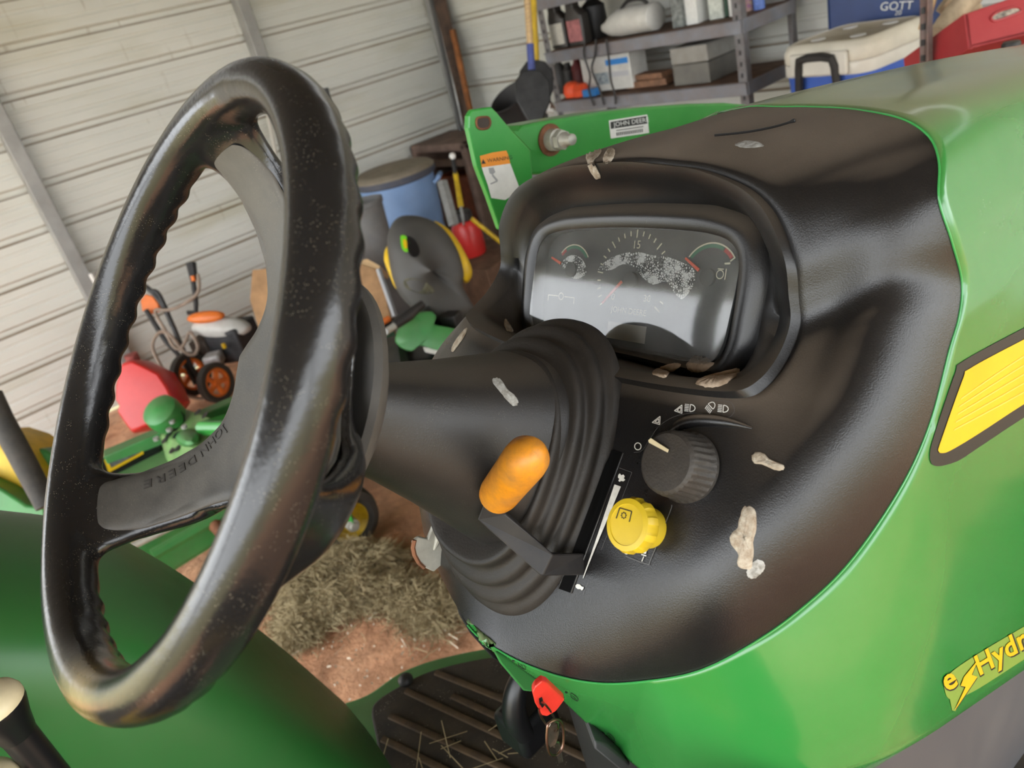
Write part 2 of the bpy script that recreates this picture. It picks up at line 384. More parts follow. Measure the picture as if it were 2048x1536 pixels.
# floor of red dirt
def dirt_material():
    m = bpy.data.materials.new('red_dirt'); m.use_nodes = True; nt = m.node_tree; N = nt.nodes; L = nt.links; b = N['Principled BSDF']
    tc = N.new('ShaderNodeTexCoord')
    def nz(s, d=6, r=.65):
        n = N.new('ShaderNodeTexNoise'); n.inputs['Scale'].default_value = s; n.inputs['Detail'].default_value = d; n.inputs['Roughness'].default_value = r
        L.new(tc.outputs['Object'], n.inputs[0]); return n.outputs[0]
    r = N.new('ShaderNodeValToRGB'); e = r.color_ramp.elements
    e[0].position = .32; e[0].color = (.36, .15, .068, 1); e[1].position = .60; e[1].color = (.78, .40, .22, 1)
    L.new(nz(7.), r.inputs[0])
    r2 = N.new('ShaderNodeValToRGB'); e = r2.color_ramp.elements; e[0].position = .45; e[0].color = (0, 0, 0, 1); e[1].position = .72; e[1].color = (.6, .6, .6, 1)
    L.new(nz(2.3), r2.inputs[0])
    x = N.new('ShaderNodeMix'); x.data_type = 'RGBA'; L.new(r2.outputs[0], x.inputs[0]); L.new(r.outputs[0], x.inputs[6]); x.inputs[7].default_value = (.34, .22, .13, 1)
    L.new(x.outputs[2], b.inputs['Base Color']); b.inputs['Roughness'].default_value = .95
    bp = N.new('ShaderNodeBump'); bp.inputs['Strength'].default_value = .8; bp.inputs['Distance'].default_value = .02; L.new(nz(38., 8), bp.inputs['Height']); L.new(bp.outputs[0], b.inputs['Normal'])
    return m
DIRT = dirt_material()
nx, ny = 90, 90; V = []; Fc = []
for j in range(ny+1):
    for i in range(nx+1):
        X = -2.6+i*(6.5/nx); Y = -3.4+j*(8.4/ny)
        V.append((X, Y, .006*math.sin(X*5.1+Y*2)*math.cos(Y*4.3)+.004*math.sin(13*X-7*Y)-.008))
for j in range(ny):
    for i in range(nx): q = j*(nx+1)+i; Fc.append((q, q+1, q+nx+2, q+nx+1))
w = MB(); w.add(V, Fc); tag(w.build('floor', DIRT), 'red dirt floor of the shed', kind='structure')
GRASSM = mat('dry_lawn', (.20, .20, .075), .9, col2=(.34, .27, .14), vscale=.9)
w = MB(); w.box((0, 0, -.06), (90, 90, .06)); tag(w.build('ground', GRASSM), 'sunlit lawn outside the shed', kind='structure')

# ================================================================== THE TRACTOR
TRACTOR = empty('tractor', tuple(tw((.3, 0, 0))), 'green compact tractor with black steering wheel, black dash and yellow hood stripe', 'tractor')
TP = TRACTOR
SEAM = [(1500,213,-.05),(1560,213,-.085),(1620,213,-.114),(1690,216,-.15),(1740,222,-.177),(1800,235,-.205),(1840,255,-.222),(1868,285,-.234),
        (1880,330,-.243),(1880,400,-.25),(1905,480,-.258),(1925,560,-.262),(1920,630,-.266),(1900,700,-.268),(1860,850,-.272),(1800,980,-.27),
        (1700,1125,-.258),(1600,1220,-.24),(1500,1290,-.22),(1400,1340,-.192),(1300,1360,-.16),(1200,1365,-.125),(1100,1345,-.085),(1000,1300,-.035),(930,1240,.012)]
SM = np.array([PT(x, y, b=b) for x, y, b in SEAM])
NS = len(SM)
mirr = [SM[i]*np.array([1, -1, 1]) for i in (22, 21, 20, 19, 18, 17)]
upl = [DPt(*k) for k in ((.250, .02, -.06), (.215, .09, -.085), (.190, .16, -.095))]+[np.array(k) for k in ((.615, .185, 1.425), (.646, .128, 1.463), (.600, .085, 1.477), (.567, .044, 1.489))]
OUTER = np.array(list(SM)+mirr[1:]+upl+[np.array([.545, .0, 1.501])])
NO = len(OUTER)
def OUT(u):
    m = NO; i = int(math.floor(u)) % m; f = u-math.floor(u); g = lambda j: OUTER[j % m]
    a, b, c, d = g(i-1), g(i), g(i+1), g(i+2)
    return .5*((2*b)+(c-a)*f+(2*a-5*b+4*c-d)*f*f+(3*b-a-3*c+d)*f**3)
INR = [(0,.271,.0),(-.045,.2685,.0),(-.084,.265,-.001),(-.124,.2545,-.003),(-.148,.242,-.005),(-.164,.226,-.010),(-.177,.203,-.020),(-.180,.182,-.033),(-.183,.163,-.042),(-.185,.137,-.038),(-.184,.113,-.025),(-.174,.099,-.012),(-.134,.090,.0),(-.074,.084,.0)]
INNER = INR+[(0, .08, .0)]+[(-b, q, w_) for b, q, w_ in INR[:0:-1]]
UI = [NO-1-NO, 1, 3, 5, 7, 8.2, 9.3, 10.3, 11.3, 13, 14.5, 16.2, 18, 20, 22.4]
UI += [25, 27, 29, 30.2, 31.2, 32.2, 32.9, 33.5, 34, 34.5, 35, 35.4, 35.8]
UI = UI[:len(INNER)]
PEX = [1.1, 1.1, 1.1, 1.1, 1.25, 1.5, 1.7, 1.9, 2.1, 2.3, 2.8, 3.4, 4, 4, 4, 4, 4, 3.4, 2.8, 2.2, 1.8, 1.5, 1.3, 1.2, 1.1, 1.1, 1.1, 1.1]
PEX = (PEX+[1.1]*40)[:len(INNER)]
NA, NR = 260, 30
inn3 = spline(INNER, NA, True); inn = inn3[:, :2]; innw = inn3[:, 2]
uu = np.interp(np.arange(NA)/NA*len(INNER), np.arange(len(INNER)+1), UI+[NO-1])
pe = np.interp(np.arange(NA)/NA*len(INNER), np.arange(len(INNER)+1), PEX+[1.1])
outer_p = np.array([topanel(OUT(u)) for u in uu])
def wave(k): return np.exp(-((k/NA*len(INNER)-7.5)/2.2)**2)        # channel running out to the right of the cowl
def fall(t, p):
    if p < 1.6: return t**p
    t0 = np.interp(p, [1.6, 4], [.22, .64]); x = max(0, (t-t0)/(1-t0)); r_ = .95
    g = (1-math.sqrt(1-(r_*x)**2))/(1-math.sqrt(1-r_*r_)); m_ = min(1, (p-1.6)/.6)
    return g*m_+t**p*(1-m_)
rings = []
for j in range(NR+1):
    t = j/NR; R = []
    for k in range(NA):
        bq = inn[k]*(1-t)+outer_p[k][:2]*t
        ww = innw[k]+(outer_p[k][2]-innw[k])*fall(t, pe[k])-.006*wave(k)*math.sin(2*math.pi*min(1, t*1.05))
        top = max(0, 1-abs(((k/NA*len(INNER)+14) % len(INNER))-14)/4.5)
        ww += .004*top*math.sin(math.pi*min(1, t))
        ww -= .004*math.exp(-t*NR/1.2)
        R.append(DP(bq[0], bq[1], ww))
    rings.append(R)
w = MB(); w.rings(rings); dash = w.build('dash_panel', BLACK, TP, angle=180)
tag(dash, 'dusty black plastic dash panel')
DASH = bvh_of(dash)
def wsurf(b, q):
    h = DASH.ray_cast(Vector(DP(b, q, .25)), Vector(TR.T @ (-PN)))
    if h[0] is None: return 0.0
    return topanel(wt(np.array(h[0])))[2]

# cluster frame
CO = np.array([.362, 0, 1.338]); CU = np.array([.398, 0, .917]); CN = np.array([-.917, 0, .398])
def CP(b, h, w): return tw(CO+(h-.062*b)*CU+w*CN+np.array([0, b, 0]))
def bezel_outline(grow, n=NA):
    """rounded cluster outline, sampled from the top centre towards the right (b negative)"""
    g = grow
    pts = [(0, .1095+g), (-.06, .108+g), (-.096, .1045+g), (-.115-g*.75, .097+g*.7), (-.1235-g, .080), (-.1235-g, .04), (-.121-g, .015), (-.111-g*.7, .001-g*.6), (-.09, -.0005-g*.7), (0, .0005-g*.5)]
    pts += [(-b, h) for b, h in pts[-2:0:-1]]
    return spline(pts, n, True)
def resamp_angle(poly, ref):
    """reorder outline samples so that they follow the angles of ref around the centre"""
    c = np.array([0, .05]); pa = np.arctan2(-(poly[:, 0]-c[0]), poly[:, 1]-c[1]) % (2*math.pi)
    o = np.argsort(pa); pa = pa[o]; pp = poly[o]
    return np.array([[np.interp(r, np.r_[pa-2*math.pi, pa, pa+2*math.pi], np.r_[pp[:, i]]*1 if False else np.tile(pp[:, i], 3)) for i in (0, 1)] for r in ref])
lip0 = rings[0]
ang = np.arctan2(-(inn[:, 0]), inn[:, 1]-.165) % (2*math.pi)
bz_out = resamp_angle(bezel_outline(.022), ang); bz_in = resamp_angle(bezel_outline(0), ang); bz_mid = resamp_angle(bezel_outline(.016), ang)
cen = np.array([0, .178])
def lipring(s, wv): return [DP(*(cen+(inn[k]-cen)*s), wv) for k in range(NA)]
w = MB()
l1 = [DP(*(cen+(inn[k]-cen)*np.array([.975, .965])), innw[k]+.003) for k in range(NA)]
l2 = [DP(*(cen+(inn[k]-cen)*np.array([.90, .885])), innw[k]-.004) for k in range(NA)]
l3 = [DP(*(cen+(inn[k]-cen)*np.array([.885, .86])), min(innw[k]-.010, -.012)) for k in range(NA)]
e = [np.array(CP(*bz_out[k], -.004)) for k in range(NA)]
w.rings([lip0, l1, l2, l3, [np.array(l3[k])*.5+e[k]*.5 for k in range(NA)], [CP(*bz_out[k], -.004) for k in range(NA)]])
rec = w.build('cluster_recess', RECESS, TP, angle=60); tag(rec, 'shadowed black recess under the cowl lip')
RECB = bvh_of(rec)
cl = empty('x', (0, 0, 0), None, None); bpy.data.objects.remove(cl)
w = MB(); w.rings([[CP(*bz_out[k], -.004) for k in range(NA)], [CP(*bz_mid[k], .006) for k in range(NA)], [CP(*(bz_in[k]*.5+bz_mid[k]*.5), .008) for k in range(NA)],
                   [CP(*bz_in[k], .004) for k in range(NA)], [CP(*bz_in[k], -.012) for k in range(NA)]])
bez = w.build('instrument_cluster', RECESS, TP, angle=50); tag(bez, 'black framed instrument cluster with hazy lens')
DIAL = mat('dark_grey_dial', (.040, .042, .040), .6, var=.2, vscale=30)
w = MB(); w.add([CP(*bz_in[k], -.011) for k in range(NA)], [tuple(range(NA))]); w.build('dial_face', DIAL, bez, smooth=False)

def ink(name, items, m, parent, frame, wv):
    """flat print: items are lists of 2-D polygons in a local frame"""
    w = MB()
    for poly in items: w.add([frame(x, y, wv) for x, y in poly], [tuple(range(len(poly)))])
    return w.build(name, m, parent, smooth=False)
def seg(p, q, wd):
    p, q = np.array(p, float), np.array(q, float); d = (q-p)/np.linalg.norm(q-p); n = np.array([-d[1], d[0]])*wd/2
    return [tuple(p+n), tuple(q+n), tuple(q-n), tuple(p-n)]
def arc(c, r, a0, a1, wd, n=16):
    out = []
    for k in range(n):
        t0, t1 = [math.radians(a0+(a1-a0)*i/n) for i in (k, k+1)]
        out.append([(c[0]+(r-wd/2)*math.cos(t0), c[1]+(r-wd/2)*math.sin(t0)), (c[0]+(r+wd/2)*math.cos(t0), c[1]+(r+wd/2)*math.sin(t0)),
                    (c[0]+(r+wd/2)*math.cos(t1), c[1]+(r+wd/2)*math.sin(t1)), (c[0]+(r-wd/2)*math.cos(t1), c[1]+(r-wd/2)*math.sin(t1))])
    return out
# dial frame: x to the viewer's right (= -b)
def DF(x, y, wv): return CP(-x, y, wv)
DW = -.0104
GREY = mat('faded_dial_print', (.66, .62, .45), .6); GREENP = mat('dial_green', (.03, .16, .08), .6); REDP = mat('dial_red', (.42, .03, .02), .6)
NEED = mat('orange_needle', (.80, .085, .02), .4); LCD = mat('lcd_panel', (.80, .78, .66), .4); ARROWM = mat('dark_tell_tale', (.09, .095, .085), .6)
tc_ = (-.001, .0625); ticks = []
for k in range(25):
    a = math.radians(215-k*250/24); r0, r1 = (.0385, 0.046) if k % 4 == 0 else (.0405, .045)
    if 20 <= k <= 22: continue
    ticks.append(seg((tc_[0]+r0*math.cos(a), tc_[1]+r0*math.sin(a)), (tc_[0]+r1*math.cos(a), tc_[1]+r1*math.sin(a)), .0013))
ink('tachometer_ticks', ticks, GREY, bez, DF, DW)['kind'] = 'stuff'
def print_text(body, size, at, m, parent, frame, wv, rot=0.0, name='lettering', center=True):
    V, Fc = text_mesh(body, size)
    if center: V[:, 0] -= (V[:, 0].max()+V[:, 0].min())/2; V[:, 1] -= (V[:, 1].max()+V[:, 1].min())/2
    c, s = math.cos(rot), math.sin(rot); w = MB()
    w.add([frame(at[0]+x*c-y*s, at[1]+x*s+y*c, wv) for x, y, _ in V], Fc)
    return w.build(name, m, parent, smooth=False)
for body, sz, at in (('15', .0105, (.0005, .0950)), ('30', .009, (.0205, .047)), ('0', .009, (-.0225, .0455))):
    print_text(body, sz, at, GREY, bez, DF, DW, name='dial_number')
print_text('JOHN DEERE', .0078, (-.001, .0328), GREY, bez, DF, DW, name='dial_lettering')
ink('lcd_window', [[(-.025, .0055), (.0243, .0055), (.0243, .0215), (-.025, .0215)]], LCD, bez, DF, DW+.0002)
for c, flip in ((-.0455, 1), (.0476, -1)):
    ar = [(-.008, 0), (0, .007), (0, .0035), (.007, .0035), (.007, -.0035), (0, -.0035), (0, -.007)]
    pl = [(c+x*flip, .097+y) for x, y in ar]
    ink('turn_arrow', [seg(pl[i], pl[(i+1) % 7], .001) for i in range(7)], ARROWM, bez, DF, DW)
lg, rg = (-.083, .068), (.0853, .070)
ink('gauge_arc', arc(lg, .0247, 32, 140, .0012), GREY, bez, DF, DW)
ink('gauge_green_band', arc(lg, .0225, 34, 120, .003), GREENP, bez, DF, DW); ink('gauge_red_band', arc(lg, .0225, 122, 142, .003), REDP, bez, DF, DW)
ink('gauge_arc', arc(rg, .0285, 37, 146, .0013)+[seg((rg[0]+.029*math.cos(math.radians(37)), rg[1]+.029*math.sin(math.radians(37))), (rg[0]+.0235*math.cos(math.radians(37)), rg[1]+.0235*math.sin(math.radians(37))), .0012)], GREY, bez, DF, DW)
ink('gauge_green_band', arc(rg, .0262, 66, 144, .003), GREENP, bez, DF, DW); ink('gauge_red_band', arc(rg, .0262, 40, 63, .0036), REDP, bez, DF, DW)
ink('coolant_symbol', arc((.096, .073), .0035, 0, 360, .0008)+[seg((.1015, .069), (.1015, .078), .0009), seg((.099, .082), (.1045, .0825), .0016), seg((.093, .0775), (.099, .0775), .0008)], GREY, bez, DF, DW)
ink('fuel_bracket', [seg((-.1158, .034), (-.1158, .040), .0008), seg((-.1158, .040), (-.101, .040), .0008), seg((-.091, .040), (-.076, .040), .0008), seg((-.076, .040), (-.076, .034), .0008)]+arc((-.096, .040), .0035, 0, 360, .0007), GREY, bez, DF, DW)
def needle(c, a, r0, r1):
    w = MB(); a = math.radians(a); d = np.array([math.cos(a), math.sin(a)]); n = np.array([-d[1], d[0]])
    p = np.array(c)+d*r0; q = np.array(c)+d*r1
    w.prism([DF(*(p+n*.0014), -.008), DF(*(q+n*.0009), -.008), DF(*(q-n*.0009), -.008), DF(*(p-n*.0014), -.008)], tw(np.array([0, 0, 0])+CN*.001)-tw((0, 0, 0)))
    return w.build('needle', NEED, bez, smooth=False)
needle(lg, 160, .016, .0318); needle(rg, 149, .0105, .029); needle((-.007, .0640), 225, .005, .0365)
for c in (lg, rg, tc_):
    w = MB(); w.lathe([(.0075, 0), (.0075, .003), (.006, .004)], DF(c[0], c[1], -.0105), TR.T @ CN, 24); w.build('needle_hub', DIAL, bez)
# white corrosion bloom on the dial: a speckled crust
def crust_material():
    m = bpy.data.materials.new('white_crust'); m.use_nodes = True; nt = m.node_tree; N = nt.nodes; L = nt.links; b = N['Principled BSDF']
    b.inputs['Base Color'].default_value = (.80, .81, .77, 1); b.inputs['Roughness'].default_value = .8
    tc = N.new('ShaderNodeTexCoord'); v = N.new('ShaderNodeTexVoronoi'); v.feature = 'DISTANCE_TO_EDGE'; v.inputs['Scale'].default_value = 420
    n = N.new('ShaderNodeTexNoise'); n.inputs['Scale'].default_value = 95; n.inputs['Detail'].default_value = 4
    L.new(tc.outputs['Object'], v.inputs['Vector']); L.new(tc.outputs['Object'], n.inputs['Vector'])
    x = N.new('ShaderNodeMath'); x.operation = 'MULTIPLY_ADD'; L.new(v.outputs['Distance'], x.inputs[0]); x.inputs[1].default_value = .9; L.new(n.outputs[0], x.inputs[2])
    r = N.new('ShaderNodeMapRange'); r.inputs[1].default_value = .54; r.inputs[2].default_value = .66; L.new(x.outputs[0], r.inputs[0]); L.new(r.outputs[0], b.inputs['Alpha'])
    return m
CRUST = crust_material()
def crust(pts):
    w = MB(); o = spline(pts, 48, True); w.add([DF(x, y, DW+.0006) for x, y in o], [tuple(range(48))]); w.build('corrosion_crust', CRUST, bez, smooth=False)
crust([(-.046, .070), (-.030, .082), (-.002, .0885), (.020, .086), (.0366, .0855), (.056, .081), (.0701, .0748), (.071, .062), (.0607, .0494), (.050, .056), (.040, .064), (.026, .060), (.012, .066), (.002, .074), (-.014, .0765), (-.0277, .0705)])
crust([(-.0999, .073), (-.0876, .082), (-.072, .080), (-.0620, .0695), (-.066, .062), (-.0774, .059), (-.088, .064)])
# lens
def lens_material():
    m = bpy.data.materials.new('hazy_lens'); m.use_nodes = True; nt = m.node_tree; N = nt.nodes; L = nt.links
    for n in list(N): N.remove(n)
    o = N.new('ShaderNodeOutputMaterial'); t = N.new('ShaderNodeBsdfTransparent'); g = N.new('ShaderNodeBsdfGlossy'); g.inputs['Roughness'].default_value = .06
    fr = N.new('ShaderNodeFresnel'); fr.inputs[0].default_value = 1.75; m1 = N.new('ShaderNodeMixShader'); m2 = N.new('ShaderNodeMixShader'); d = N.new('ShaderNodeBsdfDiffuse')
    d.inputs[0].default_value = (.50, .50, .47, 1); tc = N.new('ShaderNodeTexCoord'); nz = N.new('ShaderNodeTexNoise'); nz.inputs['Scale'].default_value = 30; nz.inputs['Detail'].default_value = 7
    L.new(tc.outputs['Object'], nz.inputs[0]); r = N.new('ShaderNodeMapRange'); r.inputs[1].default_value = .3; r.inputs[2].default_value = .75; r.inputs[3].default_value = .05; r.inputs[4].default_value = .17
    L.new(nz.outputs[0], r.inputs[0]); L.new(fr.outputs[0], m1.inputs[0]); L.new(t.outputs[0], m1.inputs[1]); L.new(g.outputs[0], m1.inputs[2])
    L.new(r.outputs[0], m2.inputs[0]); L.new(m1.outputs[0], m2.inputs[1]); L.new(d.outputs[0], m2.inputs[2]); L.new(m2.outputs[0], o.inputs[0]); return m
LENS = lens_material()
w = MB(); n_ = NA
ringsL = []
for s in (1.0, .75, .5, .25, .02):
    ringsL.append([CP(bz_in[k][0]*s, .054+(bz_in[k][1]-.054)*s, .0020+.0068*(1-(.054+(bz_in[k][1]-.054)*s)/.11)+.0004*(1-s*s)) for k in range(NA)])
w.rings(ringsL, True, False, True); w.build('lens', LENS, bez, angle=180)

# ------------------------------------------------ hood and side panel
def zlow(a): return 1.045-(a-.27)*.50
def lowrow(g, a, z0, b0):
    """point of the side skin between the seam end (z0,b0) and the lower edge, g 0..1; last 12 percent folds under"""
    zb = zlow(a)
    if g <= .86:
        f = g/.86; return np.array([a, b0+(-.286-b0)*math.sin(f*math.pi/2)-.006*math.sin(f*math.pi), z0+(zb+.035-z0)*f])
    f = (g-.86)/.14; return np.array([a, -.286+.022*f, zb+.035*(1-f)])
us = np.linspace(0, 14, 57); gs = np.linspace(0, 1, 29)[1:]
vs = np.linspace(0, 1, 40)**1.3
crown = OUT(-.9)
leftsec = [np.array(k) for k in ((.715,.262,1.36),(.71,.25,1.39),(.70,.225,1.42),(.68,.175,1.447),(.648,.130,1.466),(.602,.087,1.480),(.569,.046,1.492),(.547,.0,1.504))]
leftsec = list(spline(leftsec, 26))
def fwd(p, v, f=1.0):
    a = p[0]+(1.75-p[0])*v; s = max(0, a-.53); dr = (.10*s+.065*s*s)*f
    return np.array([a, p[1]*(1-.05*s*s*.3), p[2]-dr])
cols = []
for v in vs:
    sec = [fwd(p, v) for p in leftsec]+[fwd(OUT(u), v, 1.0 if u < 6 else max(0, 1-(u-6)/8.)) for u in us]
    last = sec[-1]
    sec += [lowrow(g, last[0], last[2], last[1]) for g in gs]
    cols.append([tw(p) for p in sec])
hoodcols = cols
# green dash side skin under the black panel
lowpx = {24: (938, 1250), 23: (1022, 1322), 22: (1104, 1380), 21: (1166, 1440), 20: (1240, 1508)}
def lowpt(u):
    if u >= 20:
        i = min(23, int(u)); f = u-i; p, q = lowpx[i], lowpx[i+1]
        return PT(p[0]+(q[0]-p[0])*f, p[1]+(q[1]-p[1])*f, a=OUT(u)[0]+.003)
    s = OUT(u); t = lowpt(20); k = (20-u)/6.
    return np.array([s[0]+.003, s[1]-.006*min(1, k*2), t[2]+(zlow(s[0])-t[2])*min(1, k*1.5)])
cols = []
for u in np.linspace(14, 23.97, 90):
    s = OUT(u); col = [s]; k = min(1, (u-14)/6.); k = k*k*(3-2*k)
    for g in gs:
        q = lowrow(g, s[0], s[2], s[1]); t_ = lowpt(u); alt = s+(t_-s)*g
        alt[1] -= .005*math.sin(g*math.pi)
        col.append(q*(1-k)+alt*k)
    cols.append([tw(p) for p in col])
w = MB(); w.rings(hoodcols, False); w.rings(cols, False)
hood = w.build('hood', GREEN, TP, angle=50, weld=.0004); tag(hood, 'glossy green hood and side skin with dusty top')
md = hood.modifiers.new('thick', 'SOLIDIFY'); md.thickness = .004; md.offset = -1
HOODB = bvh_of(hood); SKIN = [HOODB]
# seam edging between dash and skin
w = MB(); w.tube([tw(OUT(u)+np.array([-.001, 0, 0])) for u in np.linspace(-.5, 23.9, 200)], .0008, 6); e_ = w.build('hood_edge', mat('light_green_edge', (.035, .26, .06), .3, coat=.3), TP)
w = MB(); ed_ = [fwd(p, 0) for p in leftsec]
w.rings([[tw(p+np.array([-.001, 0, .0015])) for p in ed_], [tw(p+np.array([-.006, 0, .0005])) for p in ed_], [tw(p+np.array([-.006, 0, -.009])) for p in ed_], [tw(p+np.array([.004, 0, -.010])) for p in ed_]], False); w.build('hood_rear_lip', GREEN, TP, angle=60)
# dark lower shield
w = MB()
prof_ = []
for a in np.linspace(.10, 1.6, 24):
    prof_.append([tw((a, -.258, zlow(a)+.012)), tw((a, -.262, zlow(a)-.10)), tw((a, -.25, zlow(a)-.3)), tw((a, -.23, .52))])
w.rings(prof_, False); w.build('engine_side_shield', GREYPL, TP, angle=60)
# rear inner pedestal behind the skin (dark inside of the dash)
w = MB()
for (a0, b0, z0, z1, r) in ((.30, 0, .62, 1.10, .085),):
    w.lathe([(r, z0), (r, z1)], tw((a0, b0, 0)), (0, 0, 1), 20)
w.build('column_pedestal', BLACKPL, TP)

# ------------------------------------------------ placing print and dirt on real surfaces
def pxpoly(bv, poly, off):
    out = []
    for x, y in poly:
        h = hit(bv, x, y)
        if h is None: return None
        out.append(h[0]+h[1]*off)
    return out
def pdecal(name, polys, bv, m, parent, off=.0006, label=None):
    w = MB()
    for poly in polys:
        q = pxpoly(bv, poly, off)
        if q is not None: w.add(q, [tuple(range(len(q)))])
    o = w.build(name, m, parent, smooth=False)
    if label: o['label'] = label
    return o
def pseg(p, q, wd): return seg(p, q, wd)
def ppath(pts, wd, n=None, closed=False):
    p = spline(pts, n, closed) if n else np.array(pts, float)
    m = len(p); return [seg(p[i], p[(i+1) % m], wd) for i in range(m if closed else m-1)]
def pband(name, top, bot, bv, m, parent, n=24, rows=6, off=.0006):
    """decal band between two pixel polylines, laid on the surface as a grid"""
    A, B = spline(top, n), spline(bot, n); R = []
    for j in range(rows+1):
        R.append([ (lambda h: h[0]+h[1]*off)(hit(bv, *(A[i]*(1-j/rows)+B[i]*j/rows))) for i in range(n)])
    w = MB(); w.rings(R, False); return w.build(name, m, parent, angle=180)
def ptext(body, size, at, ang, bv, m, parent, off=.0007, shear=0.0, name='lettering', bold=0.0):
    V, Fc = text_mesh(body, size, bold); c, s_ = math.cos(ang), math.sin(ang); w = MB(); out = []
    for x, y, _ in V:
        x = x+shear*y; out.append((at[0]+x*c+y*s_, at[1]+x*s_-y*c))
    q = [hit(bv, *p) for p in out]
    if any(k is None for k in q): return None
    w.add([k[0]+k[1]*off for k in q], Fc); return w.build(name, m, parent, smooth=False)
def blob(name, outline, bv, hgt, m, label, cat, n=40, rough_=.25, group=None):
    """a dried splash: an irregular mound lying on the surface below it"""
    o = spline(outline, n, True); c = o.mean(0); R = []; r_ = random.Random(len(name)+int(c[0]))
    last_ = hit(bv, *c) or hit(bv, *o[0])
    if last_ is None: return None
    for s_, hh in ((1.0, 0.0), (.93, .45), (.75, .85), (.5, 1.0), (.25, .9), (.02, .95)):
        ring = []
        for k in range(n):
            p = c+(o[k]-c)*s_*(1+(.05*r_.uniform(-1, 1) if s_ > .9 else 0)); h = hit(bv, *p)
            if h is None: h = hit(bv, *(c+(o[k]-c)*s_*.7)) or hit(bv, *c) or last_
            last_ = h
            ring.append(h[0]+h[1]*(.0003+hgt*.45*hh*(1+rough_*r_.uniform(-1, 1))))
        R.append(ring)
    w = MB(); w.rings(R, True, False, True); ob = w.build(name, m, None, angle=180)
    return tag(ob, label, cat, group)
def PW(px, py, wv):
    c = wt(CAM); r = TR @ ray(px, py); o = PO+wv*PN; t = ((o-c) @ PN)/(r @ PN); return tw(c+t*r)

# ------------------------------------------------ steering wheel
WC = np.array([0, 0, 1.493]); WN = np.array([-.7654, 0, .6436]); W1 = np.array([0, 1.0, 0]); W2 = np.array([-.6436, 0, -.7654])
def W(x, y, h): return tw(WC+x*W1+y*W2+h*WN)
RW = .185; SPK = [math.radians(v) for v in (-65, 49, 166)]
NT, NC = 300, 26; cols = []
for i in range(NT):
    th = 2*math.pi*i/NT; ds = min(abs((th-s_+math.pi) % (2*math.pi)-math.pi) for s_ in SPK)
    msk = min(1, max(0, (ds-.30)/.10)); col = []
    for k in range(NC):
        f = 2*math.pi*k/NC; c_, s_ = math.cos(f), math.sin(f)
        rr = .0152*math.copysign(abs(c_)**.85, c_); hh = .0183*math.copysign(abs(s_)**.85, s_)
        if s_ < .1:
            g = msk*min(1, (.1-s_)/.6); hh += g*(.0015*math.cos(th*50)+.0006); rr *= 1+g*.035*math.cos(th*50)
        rad = RW+rr
        col.append(W(rad*math.cos(th), rad*math.sin(th), hh))
    cols.append(col)
def rim_material():
    m = RIM.copy(); m.name = 'worn_black_rim_with_ochre_patch'; MATS['rimw'] = m
    nt = m.node_tree; N = nt.nodes; L = nt.links; b = N['Principled BSDF']; src = b.inputs['Base Color'].links[0].from_socket
    tc = N.new('ShaderNodeTexCoord'); vs_ = N.new('ShaderNodeVectorMath'); vs_.operation = 'DISTANCE'; L.new(tc.outputs['Object'], vs_.inputs[0])
    p = W(RW*math.cos(math.radians(112)), (RW+.016)*math.sin(math.radians(112)), .004)-origin_of(TP); vs_.inputs[1].default_value = tuple(p)
    nz = N.new('ShaderNodeTexNoise'); nz.inputs['Scale'].default_value = 40; L.new(tc.outputs['Object'], nz.inputs[0])
    ma = N.new('ShaderNodeMath'); ma.operation = 'MULTIPLY_ADD'; L.new(nz.outputs[0], ma.inputs[0]); ma.inputs[1].default_value = .02; L.new(vs_.outputs['Value'], ma.inputs[2])
    r = N.new('ShaderNodeMapRange'); r.inputs[1].default_value = .030; r.inputs[2].default_value = .055; r.inputs[3].default_value = .9; r.inputs[4].default_value = 0; L.new(ma.outputs[0], r.inputs[0])
    x = N.new('ShaderNodeMix'); x.data_type = 'RGBA'; L.new(r.outputs[0], x.inputs[0]); L.new(src, x.inputs[6]); x.inputs[7].default_value = (.20, .14, .05, 1); L.new(x.outputs[2], b.inputs['Base Color'])
    return m
WM = MB(); WM.rings(cols, True, closed_v=True)
HP = [(r_, -.08*(1-(r_/.185)**3.2)) for r_ in (0, .03, .05, .07, .09, .11, .13, .15, .16, .17, .178, .185)]+[(.2, .0)]
def dish(r): return float(np.interp(r, [p[0] for p in HP], [p[1] for p in HP]))
